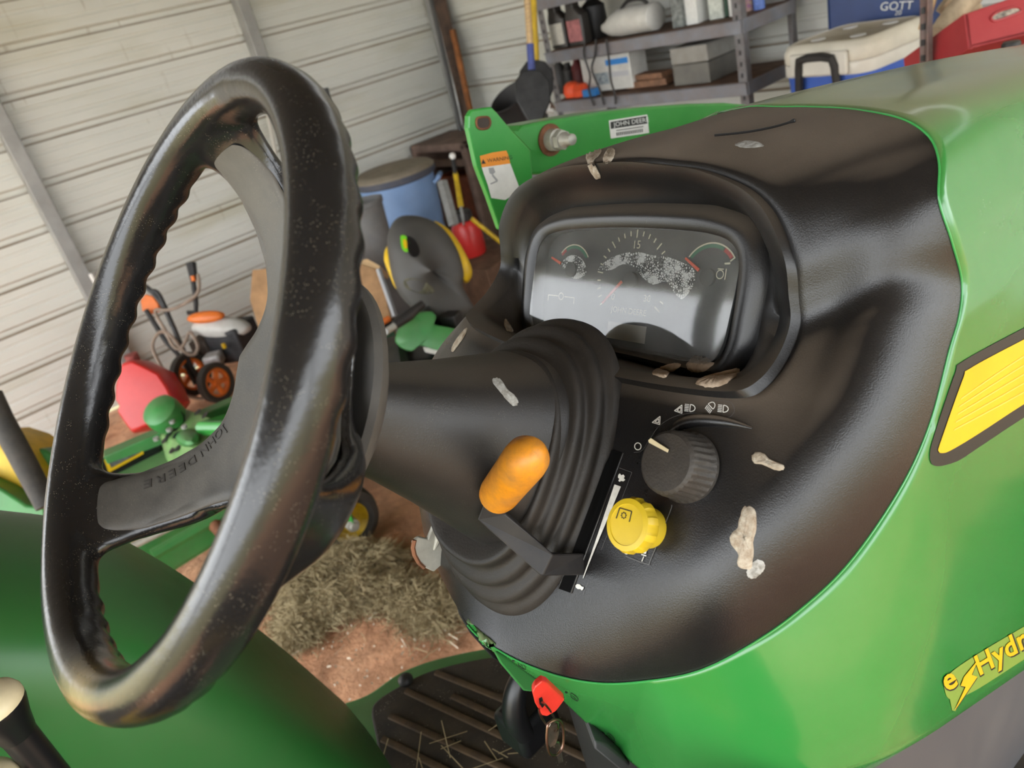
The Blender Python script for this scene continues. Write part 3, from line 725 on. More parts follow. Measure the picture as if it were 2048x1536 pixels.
def spider(edge, top_off, thick, rnd, D, name, m, parent, ns=26, tip=.170, topf=None):
    """three-armed dished plate; edge = [(along, half width)] from the arm end to the crotch"""
    out = []
    for s_ in SPK:
        loc = [(r, -hw) for r, hw in edge[::-1]]+[(r, hw) for r, hw in edge]
        for r, hw in loc: out.append((r*math.cos(s_)-hw*math.sin(s_), r*math.sin(s_)+hw*math.cos(s_)))
    o = spline(out, 330, True); A = o; B = np.roll(o, -1, axis=0)
    keep = ~((np.hypot(*A.T) > tip) & (np.hypot(*B.T) > tip)); A, B = A[keep], B[keep]; AB = B-A; L2 = (AB**2).sum(1)+1e-12
    def dist(p):
        t = np.clip(((p-A)*AB).sum(1)/L2, 0, 1); return np.sqrt((((A+AB*t[:, None])-p)**2).sum(1).min())
    def drop(p): x = max(0, 1-dist(p)/D); return rnd*(1-math.sqrt(max(0, 1-x*x)))
    R = []
    def ring(s_, dh): return [W(p[0]*s_, p[1]*s_, dish(math.hypot(*p)*s_)+top_off+dh) for p in o]
    for k in range(1, ns+1):
        s_ = k/ns; s_ = 1-(1-s_)**1.7
        R.append([W(p[0]*s_, p[1]*s_, (topf(p*s_) if topf else dish(math.hypot(*p)*s_))+top_off-drop(p*s_)) for p in o])
    if topf: R.append([W(p[0], p[1], topf(p)+top_off-rnd-thick) for p in o]); w = MB(); w.rings(R, True, True, False); return w.build(name, m, parent, angle=55)
    R.append(ring(1.0, -rnd-thick*.35)); R.append(ring(.995, -rnd-thick*.7)); R.append(ring(.97, -thick-rnd)); R.append(ring(.5, -thick-rnd)); R.append(ring(.03, -thick-rnd))
    if name is None: return R
    w = MB(); w.rings(R, True, True, True); return w.build(name, m, parent, angle=55)
WM.rings(spider([(.120, .010), (.119, .020), (.115, .0265), (.10, .0325), (.08, .0390), (.065, .0525), (.055, .067), (.048, .076)], 0.001, .004, .006, .012, None, SPOKE, None, tip=.1195), True, True, True)
for s_ in SPK:
    cols = []
    for r, hw, ht, dh in ((.060, .030, .007, -.007), (.080, .0300, .008, -.008), (.10, .0295, .010, -.009), (.12, .0290, .0125, -.010), (.135, .0285, .014, -.010), (.148, .0290, .0148, -.0085), (.158, .0305, .0155, -.006), (.166, .0335, .016, -.002), (.173, .0375, .0165, .001), (.180, .042, .016, .003), (.187, .045, .013, .004)):
        ring = []
        for k in range(36):
            f = 2*math.pi*k/36; c_, q_ = math.cos(f), math.sin(f)
            x = hw*math.copysign(abs(c_)**.75, c_); hh = dish(r)+dh+ht*math.copysign(abs(q_)**.75, q_)
            ring.append(W(r*math.cos(s_)-x*math.sin(s_), r*math.sin(s_)+x*math.cos(s_), hh))
        cols.append(ring)
    WM.rings(cols, True, True, True)
# fuse rim, arms and hub into one moulded skin and smooth the roots of the arms
tmp = WM.build('tmp_wheel', RIM, None); md = tmp.modifiers.new('r', 'REMESH'); md.mode = 'VOXEL'; md.voxel_size = .0019
bpy.context.view_layer.update()
me_ = bpy.data.meshes.new_from_object(tmp.evaluated_get(bpy.context.evaluated_depsgraph_get()))
nv = len(me_.vertices); V_w = np.zeros(nv*3); me_.vertices.foreach_get('co', V_w); V_w = V_w.reshape(-1, 3); E_w = np.zeros(len(me_.edges)*2, int); me_.edges.foreach_get('vertices', E_w); E_w = E_w.reshape(-1, 2)
Fw = [tuple(p.vertices) for p in me_.polygons]; bpy.data.objects.remove(tmp); bpy.data.meshes.remove(me_)
tq = (V_w-O) @ TR.T-WC; lx, ly, lh = tq @ W1, tq @ W2, tq @ WN; lr = np.hypot(lx, ly); la = np.arctan2(ly, lx)
dl = np.min([np.abs((la-k+math.pi) % (2*math.pi)-math.pi) for k in SPK], axis=0)*lr
wgt = np.clip(np.exp(-((lr-.162)/.020)**2)*np.clip((.085-dl)/.03, 0, 1)*1.15, 0, 1); wgt = np.maximum(wgt, np.where(lr < .150, .10, .03))[:, None]
deg = np.bincount(E_w.ravel(), minlength=nv)[:, None]
for _ in range(60):
    acc = np.stack([np.bincount(E_w[:, 0], V_w[E_w[:, 1], i], nv)+np.bincount(E_w[:, 1], V_w[E_w[:, 0], i], nv) for i in range(3)], 1)
    V_w = V_w+wgt*.55*(acc/deg-V_w)
w = MB(); w.add(V_w, Fw); wheel = w.build('steering_wheel', rim_material(), TP, angle=180)
tag(wheel, 'worn black moulded steering wheel with finger grips underneath')
WB = BVHTree.FromPolygons([tuple(v) for v in V_w], Fw)
def wheel_h(p):
    h = WB.ray_cast(Vector(W(p[0], p[1], .03)), Vector(TR.T @ (-WN)))
    return max((wt(np.array(h[0]))-WC) @ WN, dish(math.hypot(*p))) if h[0] is not None else dish(math.hypot(*p))+.001
cover = spider([(.163, .010), (.1625, .017), (.160, .0215), (.150, .0240), (.135, .0250), (.12, .0262), (.10, .0285), (.08, .0350), (.065, .0480), (.055, .0625), (.048, .0715)], .0030, .0010, .0028, .006, 'hub_cover', COVER, wheel, tip=.1622, topf=wheel_h)
COVB = bvh_of(cover)
w = MB(); w.lathe([(.05, -.089), (.078, -.0895), (.091, -.0895), (.0945, -.0935), (.0925, -.099), (.077, -.110), (.055, -.119), (.03, -.121)], tw(WC), TR.T @ WN, 60, cap0=False); bo = w.build('hub_boss', mat('dusty_hub_boss', (.035, .034, .033), .55, dust=.7, dscale=14, dcol=(.10, .092, .08), bump=.2, bscale=300), wheel); bo['label'] = 'grey dusty underside of the wheel hub'
# embossed maker's name along the cover edge
EMB = mat('embossed_cover_letter', (.034, .032, .031), .45, dust=.5, dscale=30, dcol=(.085, .075, .062))
def onwheel(px, py, h):
    c = wt(CAM); r = TR @ ray(px, py); o = WC+h*WN; t = ((o-c) @ WN)/(r @ WN); q = c+t*r-WC; return np.array([q @ W1, q @ W2])
def oncover(px, py):
    h = hit(COVB, px, py)
    if h is None: return onwheel(px, py, -.05)
    q = wt(h[0])-WC; return np.array([q @ W1, q @ W2])
def cover_h(p):
    h = COVB.ray_cast(Vector(W(p[0], p[1], .05)), Vector(TR.T @ (-WN)))
    return (wt(np.array(h[0]))-WC) @ WN if h[0] is not None else dish(math.hypot(*p))
pp = spline([oncover(*p) for p in ((452, 846), (432, 876), (404, 906), (372, 931), (330, 955), (283, 972))], 60)
cl_ = np.r_[0, np.cumsum(np.linalg.norm(np.diff(pp, axis=0), axis=1))]
chars = 'JOHN DEERE'; adv = {'J': .8, 'O': 1.15, 'H': 1.1, 'N': 1.1, ' ': .5, 'D': 1.1, 'E': .98, 'R': 1.08}
tot = sum(adv[c] for c in chars); pos = 0; lw = MB()
for ch in chars:
    s_ = (pos+adv[ch]/2)/tot*cl_[-1]; pos += adv[ch]
    if ch == ' ': continue
    at = np.array([np.interp(s_, cl_, pp[:, i]) for i in (0, 1)]); at2 = np.array([np.interp(min(s_+.002, cl_[-1]), cl_, pp[:, i]) for i in (0, 1)]); at1 = np.array([np.interp(max(s_-.002, 0), cl_, pp[:, i]) for i in (0, 1)])
    d_ = (at2-at1)/np.linalg.norm(at2-at1); up_ = np.array([-d_[1], d_[0]])
    if np.cross(np.append(d_, 0), np.append(up_, 0))[2]*(np.cross(W1, W2) @ WN) < 0: up_ = -up_
    V, Fc = text_mesh(ch, cl_[-1]/tot*1.45); V[:, 0] -= (V[:, 0].max()+V[:, 0].min())/2; V[:, 1] -= V[:, 1].mean()
    top, bot = [], []
    for x, y, _ in V:
        p = at+d_*x+up_*y; hh = cover_h(p)
        top.append(W(p[0], p[1], hh+.0007)); bot.append(W(p[0], p[1], hh-.0006))
    n_ = len(V); lw.add(top, Fc)
    ed = {}
    for f in Fc:
        for i in range(len(f)):
            a, b = f[i], f[(i+1) % len(f)]; ed[(a, b)] = 1
    for (a, b) in ed:
        if (b, a) not in ed: lw.add([top[a], top[b], bot[b], bot[a]], [(0, 1, 2, 3)])
lw.build('embossed_lettering', EMB, wheel, smooth=False, normals=False)

# ------------------------------------------------ steering column, boot, tilt lever
def AX(t): return WC-WN*t
cols = []
for t, ru, rb, sh in ((.100, .030, .030, 0), (.115, .035, .035, 0), (.13, .0375, .037, 0), (.16, .045, .044, 0), (.20, .057, .055, 0), (.235, .069, .064, 0), (.26, .078, .070, 0), (.275, .083, .074, 0), (.282, .083, .075, 0), (.286, .079, .072, 0), (.30, .075, .068, 0)):
    ring = []
    for k in range(64):
        f = 2*math.pi*k/64; c_, s_ = math.cos(f), math.sin(f)
        ring.append(tw(AX(t)+W1*rb*math.copysign(abs(c_)**.82, c_)+W2*ru*math.copysign(abs(s_)**.82, s_)))
    cols.append(ring)
w = MB(); w.rings(cols, True, True, True); colo = w.build('steering_column_cover', COLUMN, TP, angle=60)
COLB = bvh_of(colo)
w = MB(); cols = []
for b_, q_, wv in ((.055, .066, .040), (.068, .083, .048), (.074, .090, .052), (.0765, .093, .046), (.074, .091, .040), (.0755, .096, .036), (.0805, .106, .036), (.0825, .109, .030), (.079, .106, .024), (.081, .112, .021), (.0855, .121, .021), (.0875, .124, .014), (.084, .121, .009), (.087, .127, .006), (.0905, .132, .004), (.091, .134, -.004)):
    cols.append([DP(b_*math.copysign(abs(math.cos(f))**.85, math.cos(f)), -.009+q_*math.copysign(abs(math.sin(f))**.85, math.sin(f)), wv) for f in [2*math.pi*k/80 for k in range(80)]])
w.rings(cols); bt = w.build('steering_boot', BOOT, TP, angle=120, sub=1); tag(bt, 'dusty folded rubber boot around the column')
BOOTB = bvh_of(bt)
# tilt lever: galvanised blade hanging from the column's far side
lv = [PT(x, y, b=.085) for x, y in ((871, 1040), (884, 1046), (882, 1078), (897, 1103), (893, 1122), (868, 1144), (846, 1134), (828, 1108), (826, 1084), (838, 1074), (856, 1078), (863, 1062))]
w = MB(); w.prism([tw(p) for p in lv], tw((0, .004, 0))-tw((0, 0, 0))); tl = w.build('tilt_lever', STEELW, TP, bevel=.0012, smooth=False); tl['label'] = 'galvanised tilt lever with rusty edge'
w = MB(); w.tube([tw(PT(x, y, b=.0855)) for x, y in ((829, 1080), (826, 1095), (829, 1110), (838, 1126), (848, 1135))], .0022, 6); w.build('rusty_edge', RUST, tl)
w = MB(); w.tube([tw(PT(876, 1030, b=.085)), tw(PT(876, 1078, b=.084)), tw(PT(868, 1100, b=.084))], [.004, .0035, .001], 8); w.build('lever_rib', STEELW, tl)

# ------------------------------------------------ controls on the panel
NW = TR.T @ PN
def panel_xy(px, py):
    h = hit(DASH, px, py); t = topanel(wt(h[0])); return t
# light switch
kb = panel_xy(1372, 934); kc = DP(kb[0], kb[1], kb[2]-.002)
w = MB(); ring_ = []
for r, h in ((.0265, 0), (.0265, .003), (.0250, .006), (.0240, .020), (.0228, .0250), (.0205, .0272), (.011, .0278), (.001, .0279)):
    ring_.append([kc+NW*h+(r-(.0009 if (k//2) % 2 and .004 < h < .0235 else 0))*(math.cos(2*math.pi*k/120)*(TR.T @ np.array([0, 1., 0]))+math.sin(2*math.pi*k/120)*(TR.T @ PU)) for k in range(120)])
w.rings(ring_, True, True, True)
KNOB = mat('dusty_black_knob', (.012, .0115, .011), .5, dust=.45, dscale=24, dcol=(.075, .060, .046), up=.6, bump=.4, bscale=500)
kn = w.build('light_switch_knob', KNOB, TP, angle=35); kn['label'] = 'ridged black rotary light switch'
KNB = bvh_of(kn)
w = MB(); pq = [PW(1299, 881, kb[2]+.0268), PW(1304, 877, kb[2]+.0268), PW(1338, 899, kb[2]+.0268), PW(1336, 905, kb[2]+.0268), PW(1300, 886, kb[2]+.0268)]
w.prism([np.array(p)+NW*.0002 for p in pq], NW*.0012); w.build('pointer', CREAM, kn, smooth=False)
# power take-off knob
pb = panel_xy(1300, 1056); pc = DP(pb[0], pb[1], pb[2]-.001)
w = MB(); w.lathe([(.0150, 0), (.0148, .007), (.0138, .012), (.012, .018)], pc, NW, 32); po = w.build('power_take_off_knob', YELLOW2, TP); po['label'] = 'yellow push-pull knob with black symbol'
w = MB(); ring_ = []
for r, h in ((.010, .013), (.0182, .0145), (.0205, .018), (.0205, .0245), (.0188, .0280), (.015, .0290), (.0148, .0284), (.001, .0287)):
    ring_.append([pc+NW*h+(r*(1-(.06 if (k//5) % 2 and .0195 < r else 0)))*(math.cos(2*math.pi*k/100)*(TR.T @ np.array([0, 1., 0]))+math.sin(2*math.pi*k/100)*(TR.T @ PU)) for k in range(100)])
w.rings(ring_, True, True, True); ph = w.build('knob_head', YELLOW2, po, angle=30)
PHB = bvh_of(ph)
sy = ppath([(1233, 1037), (1240, 1016), (1264, 1023), (1259, 1044)], 2.0)
for k in range(16):
    a0, a1 = [2*math.pi*i/16 for i in (k, k+1)]; r0, r1 = (6.6, 6.6); 
    sy.append(seg((1248+r0*.8*math.cos(a0)*.8, 1031+r0*.8*math.sin(a0)), (1248+r0*.8*math.cos(a1)*.8, 1031+r0*.8*math.sin(a1)), 1.3))
    if k % 2 == 0: sy.append(seg((1248+4.6*math.cos(a0), 1031+5.6*math.sin(a0)), (1248+6.2*math.cos(a0), 1031+7.4*math.sin(a0)), 1.6))
pdecal('take_off_symbol', sy, PHB, INKDARK, po, .0004)
# throttle slot (flat strip, shade of the uncut slot painted black) and lever
sl = [(1222, 899), (1247, 906), (1143, 1186), (1118, 1177)]
so_ = pband('throttle_slot', [sl[0], ((sl[0][0]*2+sl[3][0])/3, (sl[0][1]*2+sl[3][1])/3), ((sl[0][0]+sl[3][0]*2)/3, (sl[0][1]+sl[3][1]*2)/3), sl[3]], [sl[1], ((sl[1][0]*2+sl[2][0])/3, (sl[1][1]*2+sl[2][1])/3), ((sl[1][0]+sl[2][0]*2)/3, (sl[1][1]+sl[2][1]*2)/3), sl[2]], [DASH, BOOTB], mat('painted_slot_shade', (.0015, .0015, .0016), .9, spec=.1), TP, 24, 4, .0009); so_['label'] = 'flat strip painted black as the shaded throttle slot'
w = MB()
for p, q in ((sl[1], sl[2]), (sl[0], sl[3])):
    pts_ = [(lambda h: h[0]+h[1]*.0006)(hit(DASH, p[0]+(q[0]-p[0])*k/14, p[1]+(q[1]-p[1])*k/14)) for k in range(15)]
    w.tube(pts_, .0007, 6)
tag(w.build('slot_edge', BLACK, TP), kind='stuff')
q0 = PW(1163, 1128, .0); q1 = PW(1092, 1128, .040); q2 = PW(984, 1030, .078); q3 = PW(996, 990, .086); q4 = PW(1062, 905, .118)
arm_pts = [q0-(q1-q0)*.05, q1, q2, q3]; arm_w = [.0085, .0085, .0095, .007]
sd0 = CAM-q1; sd0 = sd0/np.linalg.norm(sd0)+TR.T @ np.array([-.45, 0, .35]); sd0 /= np.linalg.norm(sd0); R = []
for k, p in enumerate(arm_pts):
    t1 = arm_pts[min(k+1, 3)]-arm_pts[min(k, 2)]; t0_ = arm_pts[max(k, 1)]-arm_pts[max(k-1, 0)]; t1 /= np.linalg.norm(t1); t0_ /= np.linalg.norm(t0_); tt = t0_+t1; tt /= np.linalg.norm(tt)
    up_ = np.cross(tt, sd0); up_ /= np.linalg.norm(up_); nn = np.cross(up_, tt); k_ = arm_w[k]/max(.6, tt @ t1)
    R.append([p+up_*k_+nn*.003, p-up_*k_+nn*.003, p-up_*k_-nn*.003, p+up_*k_-nn*.003])
w = MB(); w.rings(R, True, True, True)
tv = w.build('throttle_lever', BLKSAT, TP, bevel=.0012, smooth=False); tv['label'] = 'bent black throttle lever with orange grip'
w = MB(); ax_ = q4-q3; L_ = np.linalg.norm(ax_)
w.lathe([(.0115, -.004), (.0140, -.002), (.0150, .004), (.0156, L_*.55), (.0160, L_*.82), (.0152, L_*.93), (.0125, L_*.995), (.0080, L_+.0055), (.001, L_+.0075)], q3, ax_, 40)
gr = w.build('throttle_grip', ORANGE, tv); gr['label'] = 'scuffed orange rounded grip'
# printed symbols
pr_ = []
pr_ += ppath([(1277+6.5*math.cos(a), 893+7*math.sin(a)) for a in np.linspace(0, 2*math.pi, 17)[:-1]], 1.8, closed=True)
for tri in (((1305.7, 845.3), (1321.5, 833), (1320.6, 849.6)), ((1349.9, 822), (1365, 810.7), (1365, 827.3))):
    c = np.mean(tri, 0)
    for s_, wd in ((1, 1.5), (.52, 1.3)):
        t_ = [tuple(c+(np.array(p)-c)*s_) for p in tri]; pr_ += [seg(t_[i], t_[(i+1) % 3], wd) for i in range(3)]
def lamp(cx_, cy_, rot, slant):
    out = []; c, s_ = math.cos(rot), math.sin(rot); tf = lambda x, y: (cx_+x*c-y*s_, cy_+x*s_+y*c)
    d = [tf(-3, -7)]+[tf(-3+10*math.cos(a), 7*math.sin(a)) for a in np.linspace(-math.pi/2, math.pi/2, 11)]+[tf(-3, 7)]
    out += [seg(d[i], d[(i+1) % len(d)], 1.6) for i in range(len(d)) if np.linalg.norm(np.subtract(d[i], d[(i+1) % len(d)])) > .3]
    for k in range(5):
        y = -6.4+k*3.2; out.append(seg(tf(-14, y+slant), tf(-5.5, y), 1.5))
    return out
pr_ += lamp(1384, 817, .10, 0)+lamp(1424, 812, -.75, 2)+lamp(1450, 818.5, .10, 0)
pr_ += [[(1238, 950), (1241, 947), (1244, 951), (1248, 949), (1251, 953), (1249, 957), (1252, 960), (1248, 963), (1243, 962), (1241, 964), (1238, 962), (1240, 958), (1237, 955)]]
pr_ += [[(1152, 1171), (1156, 1168), (1161, 1169), (1165, 1173), (1169, 1174), (1168, 1178), (1165, 1181), (1162, 1178), (1157, 1178), (1153, 1175)]]
pr_ += ppath([(1254+3.6*math.cos(a), 1104.5+4*math.sin(a)) for a in np.linspace(0, 2*math.pi, 13)[:-1]], 1.6, closed=True)
pr_ += [[(1253, 1090), (1262, 1091), (1261, 1094), (1259, 1097), (1261, 1100), (1253, 1099), (1256, 1096)], seg((1285, 1123), (1289, 1113), 1.6), seg((1284, 1109), (1294, 1112), 2), [(1288, 1100), (1295, 1102), (1293, 1108), (1288, 1107)], seg((1294, 1099), (1296, 1090), 1.3), seg((1292.5, 1094), (1296, 1089.5), 1.3), seg((1298.5, 1095.5), (1296, 1089.5), 1.3)]
pdecal('panel_symbols', pr_, DASH, INK, TP, .0008, 'white switch and throttle symbols printed on the dash')['kind'] = 'stuff'
pband('throttle_wedge', [(1230.4, 969), (1209.4, 1031.6), (1188.3, 1094.2), (1167, 1156)], [(1243.3, 973.4), (1218, 1034.5), (1192.6, 1095.6), (1168, 1157)], DASH, INK, TP, 16, 2, .0009)
thin = ppath([(1269, 905), (1284, 902), (1298, 883), (1318, 854), (1349, 834), (1386, 827), (1430, 832), (1455, 836), (1468, 826), (1467, 812), (1455, 804), (1415, 801)], .7, 60)
thin += ppath([(1240, 936), (1265, 945), (1255, 972), (1167, 1190)], .7)
thin += ppath([(1344, 1010), (1341, 1024), (1303, 1118), (1295, 1128), (1252, 1112)], 1.6, 30)
pdecal('panel_outlines', thin, DASH, mat('grey_outline', (.10, .10, .10), .5), TP, .0007)['kind'] = 'stuff'
# moulded ridge above the light switch
w = MB(); pts_ = [hit(DASH, *p)[0] for p in spline([(1338, 868), (1356, 852), (1388, 842), (1430, 842), (1470, 848), (1504, 857)], 24)]
w.tube(pts_, [.0008+.0042*math.sin(math.pi*min(1, .12+k/26.)) for k in range(24)], 10); w.build('moulded_ridge', BLACK, TP)
# cowl top cover joint lines
w = MB(); w.tube([hit([DASH], *p)[0]+np.array([0, 0, .0006]) for p in spline([(1430, 272), (1490, 266), (1545, 256), (1580, 246), (1591, 243)], 16)], [.0012]*12+[.0022, .0026, .0022, .001], 6); w.build('cover_joint', DARK, TP)

# ------------------------------------------------ hood decals
pband('stripe_border', [(1858, 918), (1864, 880), (1908, 748), (1925, 722), (2048, 655), (2200, 578)], [(1862, 928), (1878, 932), (1915, 921), (1960, 892), (2048, 834), (2200, 742)], SKIN, INKDARK, TP, 40, 8, .0006)
yb = pband('yellow_stripe', [(1873, 900), (1880, 878), (1923, 757), (1938, 736), (2048, 677), (2200, 601)], [(1876, 905), (1890, 904), (1920, 888), (1965, 860), (2048, 806), (2200, 713)], SKIN, YELLOW, TP, 40, 8, .0011); yb['label'] = 'yellow hood stripe with black border'
pale = mat('pale_yellow_line', (.70, .50, .07), .35)
for k in range(5):
    f = .25+k*.14
    A = [(1900+60*(1-f)*.4, 880-(1-f)*110), (2048, 806-(1-f)*128), (2200, 713-(1-f)*112)]
    pband('stripe_line', [(x, y-1.5) for x, y in A], [(x, y+1.5) for x, y in A], SKIN, pale, TP, 12, 1, .0014)
# transmission decal
stk = mat('olive_sticker_edge', (.20, .30, .05), .35)
pband('decal_backing', [(1887, 1368), (1900, 1345), (1950, 1310), (2048, 1252), (2150, 1195)], [(1887, 1375), (1900, 1398), (1950, 1380), (2048, 1318), (2150, 1258)], SKIN, stk, TP, 24, 4, .0005)
pband('decal_backing', [(1898, 1395), (1903, 1420)], [(1925, 1388), (1910, 1422)], SKIN, stk, TP, 6, 2, .0005)
a_ = math.radians(-31)
for m_, of, dx, dy, bb in ((INKDARK, .0008, 1.5, 2.5, .042), (YELLOW, .0012, 0, 0, .024)):
    ptext('e', 60, (1890+dx, 1382+dy), a_, SKIN, m_, TP, of, .15, 'decal_letter', bb); ptext('Hydro', 54, (1955+dx, 1350+dy), a_, SKIN, m_, TP, of, .2, 'decal_lettering', bb)
    pdecal('decal_bolt', [[(x+dx, y+dy) for x, y in k] for k in (((1953, 1318), (1925, 1352), (1938, 1354)), ((1925, 1352), (1945, 1350), (1928, 1372), (1918, 1370)), ((1940, 1348), (1952, 1352), (1906, 1420), (1928, 1372)))], SKIN, m_, TP, of+.0001)
# key position symbols on the green skin
for cx_, cy_ in ((1043, 1331), (1148, 1394), (1222, 1475)):
    d = ppath([(cx_-6, cy_-9), (cx_-5, cy_-1), (cx_+3, cy_+5), (cx_+8, cy_+7), (cx_+7, cy_+1), (cx_+1, cy_-5)], 1.1, 20, True)+[seg((cx_-2, cy_-3), (cx_+3, cy_+2), 1.1), seg((cx_-18, cy_-11), (cx_-13, cy_-9), 2.2)]
    pdecal('key_symbol', d, SKIN, INKDARK, TP, .0006)['kind'] = 'stuff'

# ------------------------------------------------ under the dash
w = MB(); pk = [PT(x, y, b=.0) for x, y in ((983, 1298), (1000, 1330), (1046, 1384), (1060, 1386), (1100, 1378), (1075, 1355), (1030, 1322))]
w.prism([tw(p) for p in pk], tw((.03, .05, 0))-tw((0, 0, 0))); w.build('inner_bracket', IMPL, TP, bevel=.003)
w = MB(); w.prism([tw(PT(x, y, b=.12)) for x, y in ((912, 1205), (935, 1240), (1000, 1325), (985, 1318), (940, 1268), (918, 1230))], tw((.02, .04, 0))-tw((0, 0, 0))); w.build('side_bracket', BLACKPL, TP, bevel=.002)
w = MB(); w.tube([tw(p) for p in spline([PT(1042, 1350, b=.06), PT(1030, 1390, b=.06), PT(1030, 1435, b=.06), PT(1050, 1470, b=.06)], 12)], [.010, .013, .014, .011], 10); w.build('brake_pedal_arm', DARK, TP)
w = MB(); w.box(tw(PT(1055, 1440, b=.08)), (.06, .05, .05)); w.build('brake_pedal', DARK, TP, bevel=.008)
w = MB(); w.prism([tw(PT(x, y, b=-.10)) for x, y in ((1190, 1482), (1215, 1490), (1262, 1530), (1245, 1545), (1190, 1500))], tw((.02, .04, 0))-tw((0, 0, 0))); w.build('latch_bracket', GREYPL, TP, bevel=.002)

# ------------------------------------------------ platform, mat, fender, levers
ZP = .65
edge = [PT(x, y, z=ZP) for x, y in ((690, 1404), (716, 1396), (745, 1382), (790, 1350), (830, 1331), (880, 1315), (960, 1298), (1040, 1290), (1150, 1290))]
pl_ = [tuple(p) for p in spline(edge, 30)]+[(.95, .10, ZP), (.95, -.35, ZP), (-.3, -.35, ZP), (-.3, .5, ZP)]
w = MB(); w.prism([tw(p) for p in pl_], (0, 0, -.03)); w.build('platform', IMPL, TP, bevel=.006, smooth=False)
medge = [PT(x, y, z=ZP+.012) for x, y in ((762, 1560), (752, 1480), (742, 1425), (752, 1402), (790, 1376), (850, 1345), (920, 1325), (1000, 1312), (1100, 1312))]
mo = [tuple(p) for p in spline(medge, 40)]+[(.80, .05, ZP+.012), (.80, -.33, ZP+.012), (0.0, -.33, ZP+.012)]
w = MB(); w.prism([tw(p) for p in mo], (0, 0, -.014)); fm = w.build('floor_mat', MATRUB, TP, bevel=.004, smooth=False); fm['label'] = 'dirty black ribbed floor mat'
for (x0, y0, x1, y1) in ((812, 1382, 1030, 1484), (780, 1432, 1060, 1560), (872, 1345, 1024, 1406), (765, 1478, 900, 1545), (905, 1392, 1180, 1520), (1000, 1392, 1250, 1508)):
    A, B = PT(x0, y0, z=ZP+.014), PT(x1, y1, z=ZP+.014); w = MB(); w.tube([tw(A), tw(A*.5+B*.5), tw(B)], .006, 8, flat=.6); w.build('mat_rib', MATRIB, fm)
w = MB(); w.lathe([(.013, 0), (.013, .006), (.008, .012), (.001, .014)], tw(PT(812, 1362, z=ZP+.012)), (0, 0, 1), 20); w.build('mat_stud', BLACKPL, fm)
# left rear fender
fp = [PT(x, y, b=.53) for x, y in ((-400, 1010), (-200, 1000), (10, 1020), (120, 1035), (220, 1067), (310, 1114), (400, 1172), (480, 1230), (560, 1292), (630, 1352), (684, 1400))]
fp = spline(fp, 44); cols = []
for i, p in enumerate(fp):
    c = []
    dn = 1.0
    for k, (b, dz, da) in enumerate(((.56, -.10, 0), (.555, -.03, 0), (.545, -.008, 0), (.53, 0, 0), (.48, .006, 0), (.42, .004, 0), (.36, -.006, -.004), (.31, -.022, -.012), (.285, -.045, -.02), (.272, -.08, -.028), (.265, -.14, -.03))):
        c.append(tw((p[0]+da, b, max(p[2]+dz, ZP-.01))))
    for f in (.5, 1.0):
        c.append(tw((p[0]-.03, .262-.004*f, max((p[2]-.14)*(1-f)+(ZP-.01)*f, ZP-.01))))
    cols.append(c)
w = MB(); w.rings(cols, False); fe = w.build('fender', FENDER, TP, angle=70, sub=1); tag(fe, 'broad green rear fender with dusty edge')
for base, tip, r in (((-.20, .19, .80), PT(-4, 1420, b=.17), .021), ((-.27, .19, .80), PT(-14, 1580, b=.17), .02)):
    b0 = np.array(base); w = MB(); w.tube([tw(b0), tw(b0*.3+tip*.7-np.array([0, 0, .01])), tw(tip)], [.012, .012, .014], 14); sh = w.build('range_lever', DARK, TP); sh['label'] = 'black lever with cream knob on the fender'
    w = MB(); ax_ = tw(tip)-tw(b0); ax_ = ax_/np.linalg.norm(ax_)
    w.lathe([(.014, -.030), (.017, -.016), (.022, .0), (.0225, .006), (.0222, .008)], tw(tip), ax_, 28); w.build('lever_knob', DARK, sh); w = MB(); w.lathe([(.0226, .005), (.0226, .009), (.020, .015), (.012, .019), (.001, .020)], tw(tip), ax_, 28); w.build('knob_cap', CREAM, sh)

# running gear
for (a0, b0, r0, wd0, nm) in ((-.60, .43, .54, .13, 'rear_wheel'), (-.60, -.62, .54, .13, 'rear_wheel'), (1.18, .55, .34, .10, 'front_wheel'), (1.18, -.55, .34, .10, 'front_wheel')):
    c = tw((a0, b0, r0)); axl = tw((0, 1, 0))-tw((0, 0, 0))
    w = MB(); w.lathe([(r0*.55, -wd0*.9), (r0*.80, -wd0), (r0*.95, -wd0*.92), (r0*.985, -wd0*.6), (r0*.985, wd0*.6), (r0*.95, wd0*.92), (r0*.80, wd0), (r0*.55, wd0*.9)], c, axl, 48, cap0=False, cap1=False); wh_ = w.build(nm, TYRE, TP)
    w = MB(); w.lathe([(r0*.56, -wd0*.85), (r0*.5, -wd0*.5), (.05, -wd0*.3), (.05, wd0*.3), (r0*.5, wd0*.5), (r0*.56, wd0*.85)], c, axl, 36); w.build('wheel_disc', YWHEEL, wh_)
    for k in range(18 if nm == 'rear_wheel' else 14):
        a = 2*math.pi*k/(18 if nm == 'rear_wheel' else 14); fx, fz = TR.T @ np.array([math.cos(a), 0, math.sin(a)]), TR.T @ np.array([-math.sin(a), 0, math.cos(a)])
        for sg in (-1, 1):
            w = MB(); w.box(c+fx*r0*.985+axl*sg*wd0*.48, (.030, wd0*1.05, .035), np.array([fx, (axl+fz*sg*.5)/np.linalg.norm(axl+fz*sg*.5), np.cross(fx, (axl+fz*sg*.5)/np.linalg.norm(axl+fz*sg*.5))])); w.build('tread_lug', TYRE, wh_, smooth=False)
